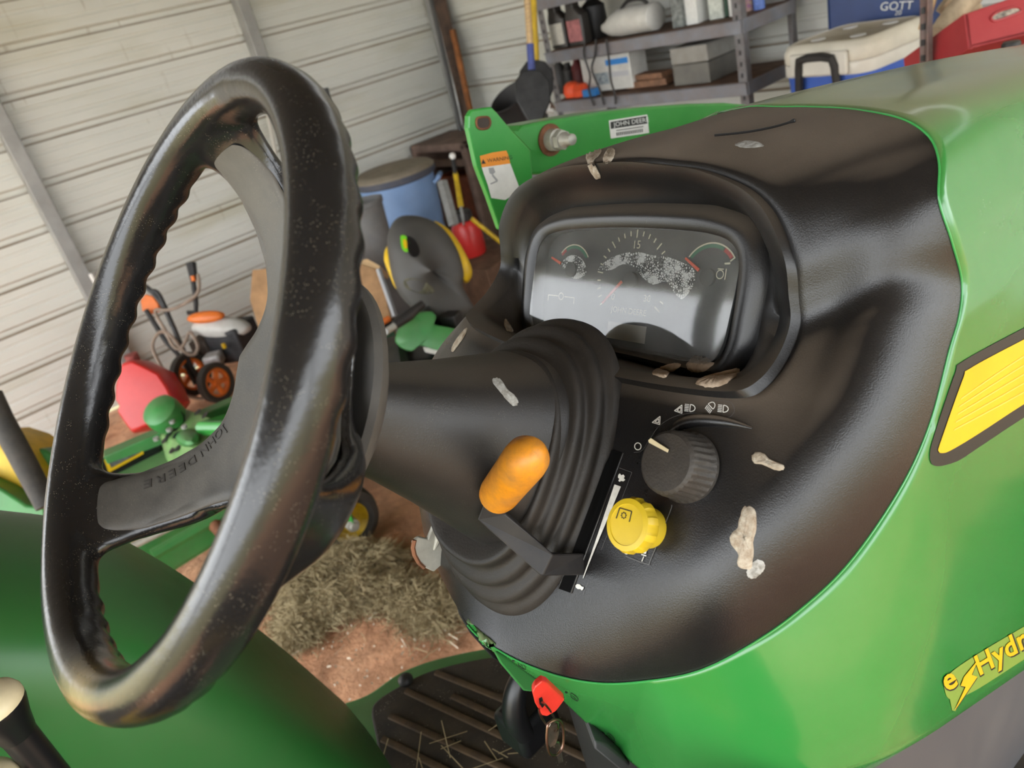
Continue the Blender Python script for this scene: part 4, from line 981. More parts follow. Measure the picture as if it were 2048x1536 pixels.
w = MB(); w.box(tw((.55, 0, .52)), (2.3, .30, .22), TR); w.box(tw((1.18, 0, .36)), (.12, .95, .10), TR); w.box(tw((-.60, 0, .55)), (.25, .75, .22), TR); tag(w.build('chassis', DARK, TP, smooth=False), kind='stuff')
w = MB(); w.prism([np.array(p) for p in hoodcols[-1]], TR.T @ np.array([.03, 0, 0])); w.build('front_grille', DARK, TP, smooth=False)

# ------------------------------------------------ loader mast and arm on the far side
LB = .50
mast = [(937, 232), (944, 219), (983, 213), (994, 224), (1026, 262), (1062, 300), (1075, 460), (1000, 460), (977, 394), (953, 332), (936, 256)]
w = MB(); w.prism([tw(PT(x, y, b=LB)) for x, y in mast], tw((0, .012, 0))-tw((0, 0, 0))); ms = w.build('loader_mast', LOADER, TP, bevel=.003, smooth=False); ms['label'] = 'green loader mast plate with slot and warning decal'
MASTB = bvh_of(ms)
sl_ = spline([(952, 240), (957, 235), (973, 234), (979, 240), (979, 250), (973, 257), (960, 258), (953, 252)], 28, True)
pdecal('mast_slot', [[tuple(p) for p in sl_]], MASTB, mat('slot_shadow', (.05, .038, .03), .9), ms, .0008)
w = MB(); w.tube([p for p in pxpoly(MASTB, [tuple(p) for p in sl_], .0012)], .0018, 6, closed=True); w.build('slot_rim', RUST, ms)
arm = [(1030, 268), (1046, 250), (1062, 246), (1120, 236), (1200, 223), (1290, 213), (1380, 207), (1450, 205), (1520, 211), (1620, 240), (1600, 330), (1060, 350)]
w = MB(); w.prism([tw(PT(x, y, b=LB+.03)) for x, y in arm], tw((0, .07, 0))-tw((0, 0, 0))); ar_ = w.build('loader_arm', LOADER, TP, bevel=.005, smooth=False); ARMB = bvh_of(ar_)
w = MB(); w.prism([tw(PT(x, y, b=LB+.012)) for x, y in ((1026, 262), (1034, 262), (1075, 300), (1062, 300))], tw((0, .03, 0))-tw((0, 0, 0))); w.build('mast_fold', LOADER, ms)
c0 = PT(1100, 280, b=LB+.03); nb = tw((0, -1, 0))-tw((0, 0, 0))
w = MB(); w.lathe([(.026, -.001), (.026, .003), (.018, .004)], tw(c0), nb, 28); w.build('pin_rust_ring', RUST, ar_)
w = MB(); w.lathe([(.018, .003), (.0175, .020), (.012, .022), (.012, .040), (.0095, .043), (.009, .056), (.006, .058)], tw(c0), nb, 20); pn = w.build('pivot_pin', STEELW, ar_)
w = MB(); w.lathe([(.0165, .024), (.0165, .034)], tw(c0), nb, 6); w.build('pin_nut', STEELW, ar_, smooth=False)
pdecal('serial_plate', [[(1217, 241), (1294, 229), (1298, 266), (1221, 277)]], ARMB, WHITE, ar_, .0006)
pdecal('plate_header', [[(1220, 244), (1292, 232), (1294, 247), (1221, 258)]], ARMB, INKDARK, ar_, .0009)
ptext('JOHN DEERE', 12.5, (1227, 253.5), math.radians(-8.5), ARMB, WHITE, ar_, .0012, name='plate_lettering')
pdecal('barcode', [[(1232+3.6*k, 265-.52*k), (1234+3.6*k, 264.7-.52*k), (1234.6+3.6*k, 271.4-.52*k), (1232.6+3.6*k, 271.7-.52*k)] for k in range(15)]+[seg((1232, 261), (1286, 253), 1.6)], ARMB, INKDARK, ar_, .0009)['kind'] = 'stuff'
WORG = mat('warning_orange', (.75, .26, .02), .5)
pdecal('warning_header', [[(959, 312), (985, 305), (1012, 301), (1016, 310), (1020, 327), (963, 335)]], MASTB, WORG, ms, .0008)
ptext('WARNING', 10.5, (974, 325), math.radians(-8), MASTB, INKDARK, ms, .0011, name='warning_lettering')
pdecal('warning_triangle', [[(962, 328), (965, 318), (971, 327)]], MASTB, INKDARK, ms, .0011)
pdecal('warning_label', [[(963, 335), (1020, 327), (1040, 380), (1010, 400), (982, 396), (975, 370), (966, 345)]], MASTB, WHITE, ms, .0008)
pdecal('warning_figure', [[(976, 336), (986, 335), (990, 344), (984, 350), (978, 346)], seg((984, 350), (994, 362), 4), seg((994, 362), (980, 368), 3)], MASTB, mat('grey_figure', (.32, .32, .32), .6), ms, .0011)

# ================================================================== small things lying on the tractor
SURF = [DASH, RECB, COLB, BOOTB, bvh_of(bez)]+SKIN
blob('bird_dropping', [(1172, 312), (1180, 298), (1195, 295), (1203, 303), (1196, 314), (1188, 322), (1196, 340), (1202, 355), (1192, 358), (1182, 345), (1176, 330)], SURF, .0035, DROP, 'hook-shaped pale dropping hanging over the cowl lip', 'dropping')
blob('bird_dropping', [(1206, 320), (1210, 308), (1218, 297), (1228, 298), (1230, 308), (1224, 322), (1212, 328)], SURF, .0035, DROP, 'small round pale dropping on the cowl lip right of the hook-shaped one', 'dropping')
blob('bird_dropping', [(1503, 914), (1512, 904), (1527, 906), (1540, 918), (1566, 930), (1566, 940), (1550, 940), (1527, 930), (1508, 926)], SURF, .003, DROP, 'short pale dropping right of the light switch', 'dropping')
blob('bird_dropping', [(1478, 1040), (1486, 1018), (1497, 1010), (1510, 1024), (1514, 1052), (1508, 1078), (1506, 1112), (1503, 1136), (1488, 1140), (1474, 1128), (1476, 1108), (1462, 1086), (1463, 1066), (1476, 1056)], SURF, .004, DROP, 'long pale dropping low on the right of the dash', 'dropping')
blob('dried_splash', [(1494, 1138), (1504, 1125), (1518, 1118), (1530, 1128), (1526, 1142), (1510, 1156), (1496, 1154)], SURF, .0008, SMEAR, 'grey sprayed splash beneath the long dropping', 'splash')
blob('dried_splash', [(984, 764), (990, 756), (1002, 760), (1014, 778), (1030, 792), (1036, 806), (1026, 812), (1014, 802), (1000, 784)], SURF, .0009, SMEAR, 'whitish streak on the black steering column', 'splash')
blob('dried_splash', [(1470, 290), (1490, 282), (1515, 284), (1527, 292), (1510, 296), (1485, 296)], SURF, .0006, SMEAR, 'white smudge on the top edge of the cowl', 'splash')
blob('dry_leaf', [(1304, 745), (1325, 732), (1355, 726), (1360, 734), (1340, 746), (1330, 756), (1312, 752)], SURF, .003, LEAF, 'small curled leaf scrap at the left end below the cluster', 'leaf')
blob('dry_leaf', [(1375, 728), (1392, 712), (1415, 710), (1428, 726), (1412, 742), (1390, 744), (1376, 738)], SURF, .008, LEAF, 'crumpled leaf scrap against the lower lens edge', 'leaf')
blob('dry_leaf', [(1392, 766), (1410, 752), (1440, 744), (1476, 736), (1472, 752), (1448, 770), (1420, 776), (1400, 772)], SURF, .005, LEAF, 'larger pale leaf scrap on the ledge corner', 'leaf')
blob('bird_dropping', [(904, 696), (912, 680), (928, 660), (936, 656), (930, 672), (916, 692), (906, 704)], SURF, .002, DROP, 'thin pale streak on the far flank of the dash', 'dropping')
blob('bird_dropping', [(1008, 650), (1010, 638), (1016, 644), (1024, 658), (1026, 664), (1014, 662)], SURF, .003, DROP, 'tiny pale dropping left of the cluster frame', 'dropping')

# ignition key with its rings
kp = PT(1098, 1402, b=-.100); KEY = empty('ignition_key', tuple(tw(kp)), 'red headed ignition key hanging with two rings under the dash', 'key')
w = MB(); w.prism([tw(PT(x, y, b=-.100)) for x, y in ((1064, 1384), (1070, 1373), (1083, 1362), (1094, 1366), (1130, 1400), (1112, 1424), (1094, 1434), (1084, 1432), (1070, 1408))], tw((.004, .006, 0))-tw((0, 0, 0))); w.build('key_head', REDKEY, KEY, bevel=.0015, smooth=False)
w = MB(); w.prism([tw(PT(x, y, b=-.1005)) for x, y in ((1078, 1398), (1083, 1396), (1088, 1412), (1085, 1416), (1079, 1408))], tw((.001, .0005, 0))-tw((0, 0, 0))); w.build('key_hole', DARK, KEY, smooth=False)
w = MB(); w.tube([tw(PT(x, y, b=-.101-.010*math.sin(k*.6))) for k, (x, y) in enumerate(spline([(1083, 1404), (1098, 1418), (1110, 1440), (1116, 1458), (1108, 1462), (1090, 1446), (1078, 1422)], 30, True))], .0009, 8, closed=True); w.build('split_ring', BRONZE, KEY)
w = MB(); w.tube([tw(PT(x, y, b=-.102)) for x, y in spline([(1098, 1446), (1116, 1440), (1126, 1456), (1126, 1490), (1114, 1510), (1100, 1508), (1094, 1488), (1094, 1462)], 36, True)], .0012, 8, closed=True); w.build('oval_ring', BRONZE, KEY)
w = MB(); w.prism([tw(PT(x, y, b=-.098)) for x, y in ((1094, 1460), (1104, 1442), (1118, 1446), (1118, 1470), (1112, 1490), (1100, 1496), (1092, 1480))], tw((.002, .002, 0))-tw((0, 0, 0))); w.build('spare_key', CHROME, KEY, bevel=.0006)
w = MB(); w.prism([tw(PT(x, y, b=-.097)) for x, y in ((1108, 1486), (1118, 1486), (1122, 1500), (1126, 1524), (1117, 1528), (1113, 1505))], tw((.001, .001, 0))-tw((0, 0, 0))); w.build('key_blade', CHROME, KEY)


# ================================================================== BACKGROUND THINGS
UPV = np.array([0, 0, 1.0])
def frame(yaw): c, s_ = math.cos(yaw), math.sin(yaw); return np.array([[c, s_, 0], [-s_, c, 0], [0, 0, 1.0]])
def bx(name, m, parent, c, size, yaw=0.0, bevel=.004, smooth=False):
    w = MB(); w.box(c, size, frame(yaw)); return w.build(name, m, parent, bevel=bevel, smooth=smooth)
def lean(name, top, bot, r, m, label, cat, n=10, flat=1.0, group=None):
    w = MB(); w.tube([np.array(bot), np.array(top)], r, n, flat=flat); return tag(w.build(name, m, None), label, cat, group)

lean('wall_conduit', P(536, 228, Y=4.93), P(566, 385, Y=4.93), .012, mat('pale_conduit', (.45, .42, .36), .6), 'thin pale conduit on the wall seen through the wheel', 'conduit')
lean('wall_hook', P(650, 176, Y=4.90), P(664, 232, Y=4.90), .022, PIPE, 'short black bar on the wall just right of the wheel rim', 'bar', 6)
# ---- blue dustbin with dusty lid
bc = P(782, 332, Z=.82); bc[2] = 0
BIN = empty('dustbin', tuple(bc), 'tall blue plastic dustbin with dusty brown lid by the wall', 'dustbin')
w = MB(); w.lathe([(.21, 0.000), (.215, 0.022), (.235, 0.330), (.238, 0.341), (.236, 0.358), (.25, 0.506), (.253, 0.517), (.251, 0.533), (.262, 0.726), (.272, 0.732), (.272, 0.759), (.262, 0.759)], bc, n=48, cap1=False); w.build('bin_body', BLUECAN, BIN)
w = MB(); w.lathe([(.268, 0.726), (.284, 0.735), (.286, 0.770), (.280, 0.775)], bc, n=48, cap0=False, cap1=False); w.build('bin_rim', RIMB, BIN)
w = MB(); w.lathe([(.283, 0.770), (.283, 0.783), (.265, 0.797), (.235, 0.808), (.22, 0.805), (.10, 0.820), (.001, 0.823)], bc, n=48, cap0=False); w.build('bin_lid', LID, BIN)
for a in (-.75, 2.4):
    d = np.array([math.cos(a), math.sin(a), 0]); t = np.array([-d[1], d[0], 0]); w = MB()
    w.tube([bc+d*.255+t*.07+UPV*.66, bc+d*.30+t*.06+UPV*.69, bc+d*.30-t*.06+UPV*.69, bc+d*.255-t*.07+UPV*.66], .014, 8); w.build('bin_handle', BLUECAN, BIN)
# grey bin in front of it
gc = P(728, 455, Z=.38); gc = np.array([gc[0]-.02, gc[1]-.05, 0]); gc = P(722, 400, d=4.25); gc[2] = 0
GB = empty('dustbin', tuple(gc), 'dark grey bin half hidden behind the steering wheel', 'dustbin')
zt = P(740, 402, d=4.25)[2]
w = MB(); w.lathe([(.075, .0), (.095, zt*.6), (.11, zt-.02), (.118, zt-.015), (.118, zt+.01), (.108, zt+.01), (.10, zt-.05)], gc, n=36, cap1=True); w.build('bin_body', GREYCAN, GB)

# ---- brown weathered cabinet, tools and jug between bin and loader mast
cb = P(905, 300, X=3.55); cb = np.array([3.45, P(915, 280, X=3.45)[1], 0]); zc = P(915, 272, X=3.45)[2]
CAB = empty('stove_cabinet', tuple(cb), 'weathered brown metal cabinet with an open front in the corner', 'cabinet')
wy = .30
for dy in (-wy, wy): bx('side_panel', RUSTWOOD, CAB, cb+np.array([0, dy, zc/2]), (.42, .06, zc), bevel=.02)
bx('top_panel', RUSTWOOD, CAB, cb+np.array([0, 0, zc-.03]), (.42, .66, .06), bevel=.02)
bx('back_panel', mat('cabinet_dark_back', (.035, .016, .010), .9, var=.4, vscale=8), CAB, cb+np.array([.16, 0, zc/2]), (.04, .6, zc-.06))
bx('front_rail', RUSTWOOD, CAB, cb+np.array([-.17, 0, zc-.14]), (.04, .56, .05))
bx('orange_drum', mat('rusty_orange_panel', (.20, .05, .02), .7, var=.4, vscale=9), CAB, cb+np.array([0, .0, zc*.38]), (.2, .5, zc*.6), bevel=.03)
j = P(935, 468, d=4.7); fl = P(935, 520, Z=0.0); jz = j[2]
JUG = empty('fuel_jug', tuple(j-UPV*.12), 'small red jug with black cap beside the loader mast', 'jug')
w = MB(); w.lathe([(.085, -.13), (.09, -.11), (.09, .05), (.07, .085), (.04, .095)], j, n=24); w.build('jug_body', REDPL, JUG)
w = MB(); w.lathe([(.055, .085), (.058, .10), (.058, .14), (.045, .15)], j, n=24); w.build('jug_cap', BLACKPL, JUG)
bx('packing_crate', PLYD, None, np.array([j[0], j[1], (j[2]-.13)/2]), (.5, .6, j[2]-.13), .2)
tag(bpy.data.objects['packing_crate'], 'brown wooden crate under the red jug', 'crate')
t0, t1 = P(905, 312, d=4.55), P(922, 414, d=4.5)
SC = empty('scraper', tuple(t1), 'yellow handled scraper with white tip standing by the cabinet', 'scraper')
w = MB(); w.tube([t0+(t1-t0)*.32, t1], [.014, .018], 8, flat=.5); w.build('handle', YWHEEL, SC)
w = MB(); w.tube([t0+(t1-t0)*.08, t0+(t1-t0)*.36], [.014, .012], 8); w.build('ferrule', BLACKPL, SC)
w = MB(); w.lathe([(.002, -.02), (.016, -.015), (.02, 0), (.016, .015), (.002, .02)], t0, n=14); w.build('tip', WHITE, SC)
w = MB(); w.tube([t1, t1+(t1-t0)*.35], [.01, .006], 8); w.build('blade', STEEL, SC)
b0, b1 = P(884, 362, d=4.4), P(908, 450, d=4.3); w = MB(); w.tube([b0, b1], .030, 4, flat=.4); tag(w.build('angle_bar', mat('grey_bar', (.25, .25, .24), .5, metal=.2, var=.2, vscale=20), None, smooth=False), 'grey flat metal bar propped beside the blue dustbin', 'bar')
y0, y1 = P(943, 437, d=4.4), P(985, 428, d=4.4); lean('tool_handle', y0, np.array([y1[0]+.25, y1[1]-.12, 0.0]), .013, YWHEEL, 'short yellow handle poking out behind the dash cowl', 'handle')

# ---- ride-on mower: seat and fender
mc = P(860, 560, d=3.1); mc[2] = 0
MOW = empty('ride_on_mower', tuple(mc), 'green ride-on mower with black and yellow seat behind the wheel', 'mower')
def mp(px, py, d=3.1): return P(px, py, d=d)
vr = M @ np.array([1., 0, 0]); vu = M @ np.array([0, -1., 0]); vf = M @ np.array([0, 0, 1.])
hf = np.array([vf[0], vf[1], 0]); hf /= np.linalg.norm(hf)
# seat shell: outline swept a little in depth so that the back is a curved shell facing us
so = [(778, 520), (774, 480), (783, 450), (800, 433), (830, 431), (862, 440), (890, 460), (915, 495), (928, 530), (930, 555), (925, 572), (940, 600), (950, 625), (930, 640), (895, 655), (860, 645), (822, 615), (800, 590), (786, 560)]
o2 = spline(so, 60, True); cc = o2.mean(0); R = []
def seat_pt(p, dd): return mp(p[0], p[1], 3.1+dd)
for s_, dd in ((1.0, .05), (.99, .02), (.95, .0), (.85, -.02), (.6, -.035), (.3, -.04), (.02, -.042)):
    R.append([seat_pt(cc+(p-cc)*s_, dd+.0006*(p[0]-cc[0])) for p in o2])
R = [[seat_pt(cc+(p-cc)*.9, .09+.0006*(p[0]-cc[0])) for p in o2]]+R
w = MB(); w.rings(R, True, True, True); st_ = w.build('seat_back', SEATBK, MOW, angle=80); SEATB = bvh_of(st_)
for pts_ in ([(868, 442), (880, 446), (905, 466), (930, 505), (944, 540), (940, 560), (930, 566), (924, 555), (926, 530), (912, 492), (888, 458)],
             [(778, 490), (770, 500), (768, 520), (778, 548), (788, 572), (795, 578), (792, 560), (784, 535), (780, 515)]):
    pp_ = spline(pts_, 40, True); c2 = pp_.mean(0); R = [[mp(*(c2+(p-c2)*s_), 3.1+dd) for p in pp_] for s_, dd in ((.8, .17), (1.0, .14), (1.0, .09), (.9, .05), (.5, .04), (.05, .04))]
    w = MB(); w.rings(R, True, True, True); w.build('seat_cushion', YSEAT, MOW, angle=80)
pdecal('badge', [[tuple(p) for p in spline([(801, 474), (808, 471), (816, 478), (820, 492), (818, 502), (811, 504), (804, 496)], 24, True)]], SEATB, mat('badge_green', (.16, .55, .02), .4), MOW, .002)
pdecal('badge_emblem', [[(806, 480), (811, 479), (815, 486), (815, 496), (810, 498), (807, 490)]], SEATB, YELLOW, MOW, .003)
w = MB(); q = [hit(SEATB, x, y)[0]-vf*.004 for x, y in spline([(814, 474), (828, 478), (838, 494), (839, 508), (830, 515), (818, 508)], 24, True)]; w.add(q, [tuple(range(24))]); w.build('badge_recess', DARK, MOW, smooth=False)
w = MB(); q = [hit(SEATB, x, y)[0]-vf*.004 for x, y in spline([(807, 566), (815, 557), (840, 560), (862, 572), (868, 585), (845, 588), (815, 578)], 24, True)]; w.add(q, [tuple(range(24))]); w.build('dusty_seat_pad', mat('dusty_pad', (.10, .095, .06), .9, var=.4, vscale=40), MOW, smooth=False)
bx('seat_hinge', BLACKPL, MOW, mp(850, 620, 3.08), (.16, .05, .03), .4); bx('seat_spring', BLACKPL, MOW, mp(905, 642, 3.06), (.07, .07, .07), .4, .01)
# fender: green moulding with a rolled front and a notch
fo = [(796, 660), (804, 645), (826, 628), (860, 622), (872, 634), (868, 648), (900, 655), (930, 664), (960, 690), (950, 712), (912, 706), (870, 700), (846, 692), (832, 692), (828, 700), (818, 702), (800, 694), (790, 680)]
o2 = spline(fo, 64, True); c2 = o2.mean(0)
R = [[mp(p[0], p[1], 2.95+.35) for p in (c2+(o2-c2)*.97)], [mp(p[0], p[1], 2.96) for p in o2], [mp(p[0], p[1], 2.945) for p in (c2+(o2-c2)*.96)], [mp(p[0], p[1], 2.94) for p in (c2+(o2-c2)*.6)], [mp(p[0], p[1], 2.94) for p in (c2+(o2-c2)*.03)]]
w = MB(); w.rings(R, True, True, True); w.build('mower_fender', IMPL, MOW, angle=60)
w = MB(); w.prism([mp(x, y, 2.99) for x, y in ((846, 694), (912, 706), (905, 716), (850, 704))], vf*.05); w.build('white_under_panel', WHITEPL, MOW, smooth=False)
bx('mower_body', DARK, MOW, mp(880, 690, 3.35)*np.array([1, 1, 0])+UPV*.20, (.55, .45, .36), .3, .03)
for sgn in (-1, 1):
    c = mc+np.array([.10, 0, 0])+np.array([-hf[1], hf[0], 0])*sgn*.36+UPV*.24; w = MB()
    w.lathe([(.10, -.09), (.21, -.10), (.24, -.07), (.24, .07), (.21, .10), (.10, .09)], c, np.array([-hf[1], hf[0], 0]), 28); w.build('rear_tyre', TYRE, MOW)

# ---- string trimmer lying across, green tub, particle-board box, wooden handle
TRM = empty('string_trimmer', tuple(mp(790, 640, 2.9)), 'string trimmer shaft with orange trigger lying beside the mower', 'trimmer')
w = MB(); w.tube([mp(700, 712, 2.75), mp(800, 645, 2.80)], .013, 10); w.build('shaft', STEELW, TRM)
w = MB(); w.tube([mp(790, 650, 2.79), mp(818, 630, 2.81), mp(846, 607, 2.84)], [.018, .022, .014], 10); w.build('grip', BLACKPL, TRM)
w = MB(); w.tube([mp(742, 668, 2.8), mp(790, 644, 2.86)], .017, 8); w.build('handle', BLACKPL, TRM)
w = MB(); w.tube([mp(755, 650, 2.80), mp(778, 637, 2.83)], .012, 8); w.build('trigger', ORNG, TRM)
for x, y in ((772, 664), (755, 676)):
    w = MB(); w.lathe([(.012, -.012), (.012, .012)], mp(x, y, 2.78), vf, 12); w.build('clamp_screw', STEEL, TRM)
w = MB(); w.tube([mp(735, 690, 2.8), mp(742, 705, 2.85)], [.035, .02], 10); w.build('guard_clip', ORNG, TRM)
tb = P(738, 650, d=3.6); TUB = empty('storage_tub', tuple(tb*np.array([1, 1, 0])), 'teal green tub lid beside the orange trigger', 'tub')
w = MB(); w.prism([P(x, y, d=3.55) for x, y in ((715, 660), (720, 630), (735, 622), (755, 634), (766, 648), (745, 678), (718, 680))], vf*.25); w.build('tub_body', mat('teal_plastic', (.03, .20, .13), .45, var=.15, vscale=9), TUB, bevel=.015)
w = MB(); tq = P(740, 655, d=3.7); w.box((tq[0], tq[1], tq[2]*.45), (.16, .16, tq[2]*.9), frame(.6)); w.build('tub_base', mat('teal_plastic', (.03, .20, .13)), TUB, bevel=.01)
pbx = P(735, 580, d=4.0)
BOXP = empty('board_box', tuple(pbx*np.array([1, 1, 0])), 'open tan particle board cabinet standing on the floor by the bins', 'cabinet')
w = MB(); w.prism([P(x, y, d=3.95) for x, y in ((500, 600), (505, 540), (715, 522), (716, 528), (757, 540), (795, 690), (700, 790), (560, 800))], vf*.05); w.build('front_board', PLY, BOXP, smooth=False)
w = MB(); w.prism([P(x, y, d=3.96) for x, y in ((700, 522), (735, 518), (760, 532), (757, 542), (715, 528))], vf*.30); w.build('top_board', mat('pale_board_edge', (.46, .30, .15), .7, var=.15, vscale=20), BOXP, smooth=False)
w = MB(); w.tube([P(757, 538, d=3.93), P(790, 632, d=3.93)], .014, 4); w.build('metal_edge', mat('grey_edge_strip', (.28, .29, .30), .4, metal=.4), BOXP, smooth=False)
lean('tool_handle', P(736, 592, d=3.4), P(590, 868, d=2.9), .016, WOOD, 'pale wooden tool handle sticking up beside the hub', 'handle')

# ---- corner: leaning poles, black bucket with shovels
lean('steel_pole', P(853, -40, Y=4.78), P(922, 262, Y=4.72), .016, PIPE, 'black steel pole leaning in the corner', 'pole')
lean('wall_plank', P(872, -30, Y=4.86), P(960, 330, Y=4.66), .045, mat('dark_brown_plank', (.085, .05, .032), .8, var=.5, vscale=12, dust=.4, dscale=14, dcol=(.04, .03, .025)), 'dark brown plank leaning in the corner', 'plank', 4, .35)
lean('rusted_bar', P(905, 60, Y=4.70), P(945, 240, Y=4.62), .022, mat('orange_rust', (.24, .085, .022), .85, var=.4, vscale=14), 'rust-orange bar leaning in the corner', 'bar', 6)
lean('conduit', P(878, 0, Y=4.90), P(925, 250, Y=4.80), .022, STEEL, 'thin grey conduit beside the brown plank', 'conduit')
bt0 = P(1030, 210, d=4.7)
BKT = empty('black_bucket', tuple(bt0*np.array([1, 1, 0])), 'black plastic bin tipped open on its side below the shovels', 'bucket')
axb = M @ np.array([-.55, -.55, -.62]); axb = axb/np.linalg.norm(axb); ob = P(1020, 192, d=4.62)
w = MB(); w.lathe([(.10, -.30), (.12, -.18), (.135, -.02), (.142, 0), (.135, .004), (.128, -.01), (.10, -.26)], ob, axb, 32, cap0=True, cap1=True); w.build('bucket_body', BLACKPL, BKT)
sb_ = P(1052, 226, d=4.75); w = MB(); w.lathe([(.14, 0), (.13, sb_[2]-.01), (.12, sb_[2])], (sb_[0], sb_[1], 0), UPV, 24); w.build('bucket_stand', GREYCAN, BKT)
for (nm, tx, bx_, d, m1, m2, lab) in (('shovel', (1051, -60), (1064, 150), 3.92, WOOD, mat('blue_sleeve', (.05, .07, .25), .5, var=.2, vscale=30), 'wooden shovel with blue sleeve leaning on the shelf'),
                            ('shovel', (1064, -60), (1072, 130), 4.08, YWHEEL, YWHEEL, 'yellow handled shovel leaning behind the wooden one')):
    a_0, b_0 = P(*tx, d=d-.1), P(*bx_, d=d); SV = empty(nm, tuple(b_0), lab, 'shovel')
    w = MB(); w.tube([a_0, a_0+(b_0-a_0)*.72], .017, 10); w.build('handle', m1, SV)
    w = MB(); w.tube([a_0+(b_0-a_0)*.70, b_0-(b_0-a_0)*.05], .019, 10); w.build('sleeve', m2, SV)
    w = MB(); e1 = M @ np.array([1., 0, 0]); dn = (b_0-a_0)/np.linalg.norm(b_0-a_0)
    prof_ = [(.0, -.03, .015), (.05, -.02, .05), (.09, .03, .06), (.09, .12, .065), (.04, .22, .05), (.0, .25, .04)]
    out_ = [b_0+e1*x*1.0+dn*y for x, y, _ in prof_]+[b_0-e1*x+dn*y for x, y, _ in prof_[-2:0:-1]]
    w.prism(out_, vf*.02); w.build('blade', mat('dark_blade', (.03, .03, .03), .4, metal=.6, var=.3, vscale=20), SV, bevel=.006)
lean('tool_handle', P(1078, 172, d=4.2), P(1106, 216, d=4.1), .013, RUSTWOOD, 'brown stick at the foot of the left shelf upright', 'stick')
w = MB(); w.prism([P(x, y, d=4.1) for x, y in ((1094, 206), (1104, 208), (1108, 224), (1090, 222))], vf*.03); tag(w.build('paper_scrap', WHITE, None, smooth=False), 'white paper scrap at the foot of the shelf', 'scrap')

# ---- steel shelving unit
SY0, SY1, SX0, SX1 = 3.40, 2.13, 3.30, 3.76
SHV = empty('steel_shelving', (SX0, (SY0+SY1)/2, 0), 'grey-blue steel shelving with slotted uprights against the back wall', 'shelving')
for y in (SY0, SY1):
    for x in (SX0, SX1):
        sg = 1 if y == SY0 else -1; sx_ = 1 if x == SX0 else -1
        w = MB(); w.box((x, y-sg*.022, 1.1), (.004, .044, 2.2)); w.box((x+sx_*.02, y, 1.1), (.04, .004, 2.2)); up_o = w.build('upright', UPRIGHT, SHV, smooth=False)
        if x == SX0:
            w = MB()
            for k in range(26): w.box((x-.003, y-sg*.022, .75+k*.05), (.003, .010, .020))
            tag(w.build('slots', DARK, up_o, smooth=False), kind='stuff')
for z in (1.57, 1.29, 1.02, .45):
    bx('shelf_beam', SHELF, SHV, (SX0-.006, (SY0+SY1)/2, z-.03), (.012, SY0-SY1, .06), bevel=.003); bx('shelf_beam', SHELF, SHV, (SX1, (SY0+SY1)/2, z-.03), (.012, SY0-SY1, .06), bevel=.003)
    for y in (SY0, SY1): bx('end_beam', SHELF, SHV, ((SX0+SX1)/2, y, z-.03), (SX1-SX0, .01, .06), bevel=.003)
    bx('shelf_board', PLYD, SHV, ((SX0+SX1)/2, (SY0+SY1)/2, z-.006), (SX1-SX0-.02, SY0-SY1-.02, .014), bevel=.002)
    bx('front_lip', SHELF, SHV, (SX0-.006, (SY0+SY1)/2, z-.004), (.03, SY0-SY1, .006), bevel=.001)
Z1, Z2 = 1.293, 1.023
def shp(px, py, z, X=3.38): q = P(px, py, X=X); return np.array([X, q[1], z])
# upper shelf: two oil jugs, white jug on its side, cartons
def oil(px, lab, labm, cap):
    c = shp(px, 95, Z1, 3.40); J = empty('oil_jug', tuple(c), lab, 'jug')
    w = MB(); w.rings([[c+np.array([.035*a, .062*b, z]) for a, b in ((-1, -.8), (-.8, -1), (.8, -1), (1, -.8), (1, .8), (.8, 1), (-.8, 1), (-1, .8))] for z in (0, .15)]+[[c+np.array([.03*a, .03*b+.02, z]) for a, b in ((-1, -.8), (-.8, -1), (.8, -1), (1, -.8), (1, .8), (.8, 1), (-.8, 1), (-1, .8))] for z in (.19, .215)], True, True, True); w.build('jug_body', mat('dark_brown_jug', (.035, .03, .026), .45, var=.2, vscale=20), J, bevel=.004)
    w = MB(); w.lathe([(.017, .215), (.017, .24)], c+np.array([0, .02, 0]), n=16); w.build('jug_cap', cap, J)
    bx('jug_label', labm, J, c+np.array([-.037, 0, .075]), (.003, .10, .11), bevel=.001)
oil(1128, 'dark oil jug with yellow cap and cream label on the upper shelf', mat('cream_label', (.50, .47, .40), .6, var=.1, vscale=50), YELLOW2)
oil(1164, 'dark oil jug with red cap and pinkish label on the upper shelf', mat('pink_label', (.36, .13, .13), .6, var=.3, vscale=40), REDPL)
c = shp(1192, 60, Z1, 3.55); w = MB(); w.lathe([(.06, 0), (.075, .05), (.07, .17), (.03, .20), (.025, .23)], c, n=16); o_ = w.build('dark_bottle', BLACKPL, None); tag(o_, 'dark bottle standing behind the oil jugs', 'bottle')
wj = shp(1264, 62, Z1, 3.40); WJ = empty('white_jug', tuple(wj), 'dirty white plastic jug lying on its side on the upper shelf', 'jug')
w = MB(); yv = np.array([0, -1., 0]); R = []
for t, ry, rz, zc_ in ((-.19, .02, .02, .06), (-.165, .03, .03, .058), (-.13, .055, .05, .062), (-.06, .075, .068, .07), (.02, .08, .07, .072), (.12, .08, .068, .07), (.165, .078, .066, .068), (.175, .06, .05, .068)):
    R.append([wj+np.array([ry*math.cos(f), 0, zc_+rz*math.sin(f)])+yv*t for f in [2*math.pi*k/24 for k in range(24)]])
w.rings(R, True, True, True); w.build('jug_body', WHITEPL, WJ)
w = MB(); w.tube(spline([wj+np.array([-.02, .03, .135]), wj+np.array([-.02, -.02, .165]), wj+np.array([-.02, -.10, .162]), wj+np.array([-.02, -.14, .135])], 12), .010, 8); w.build('jug_handle', BLACKPL, WJ)
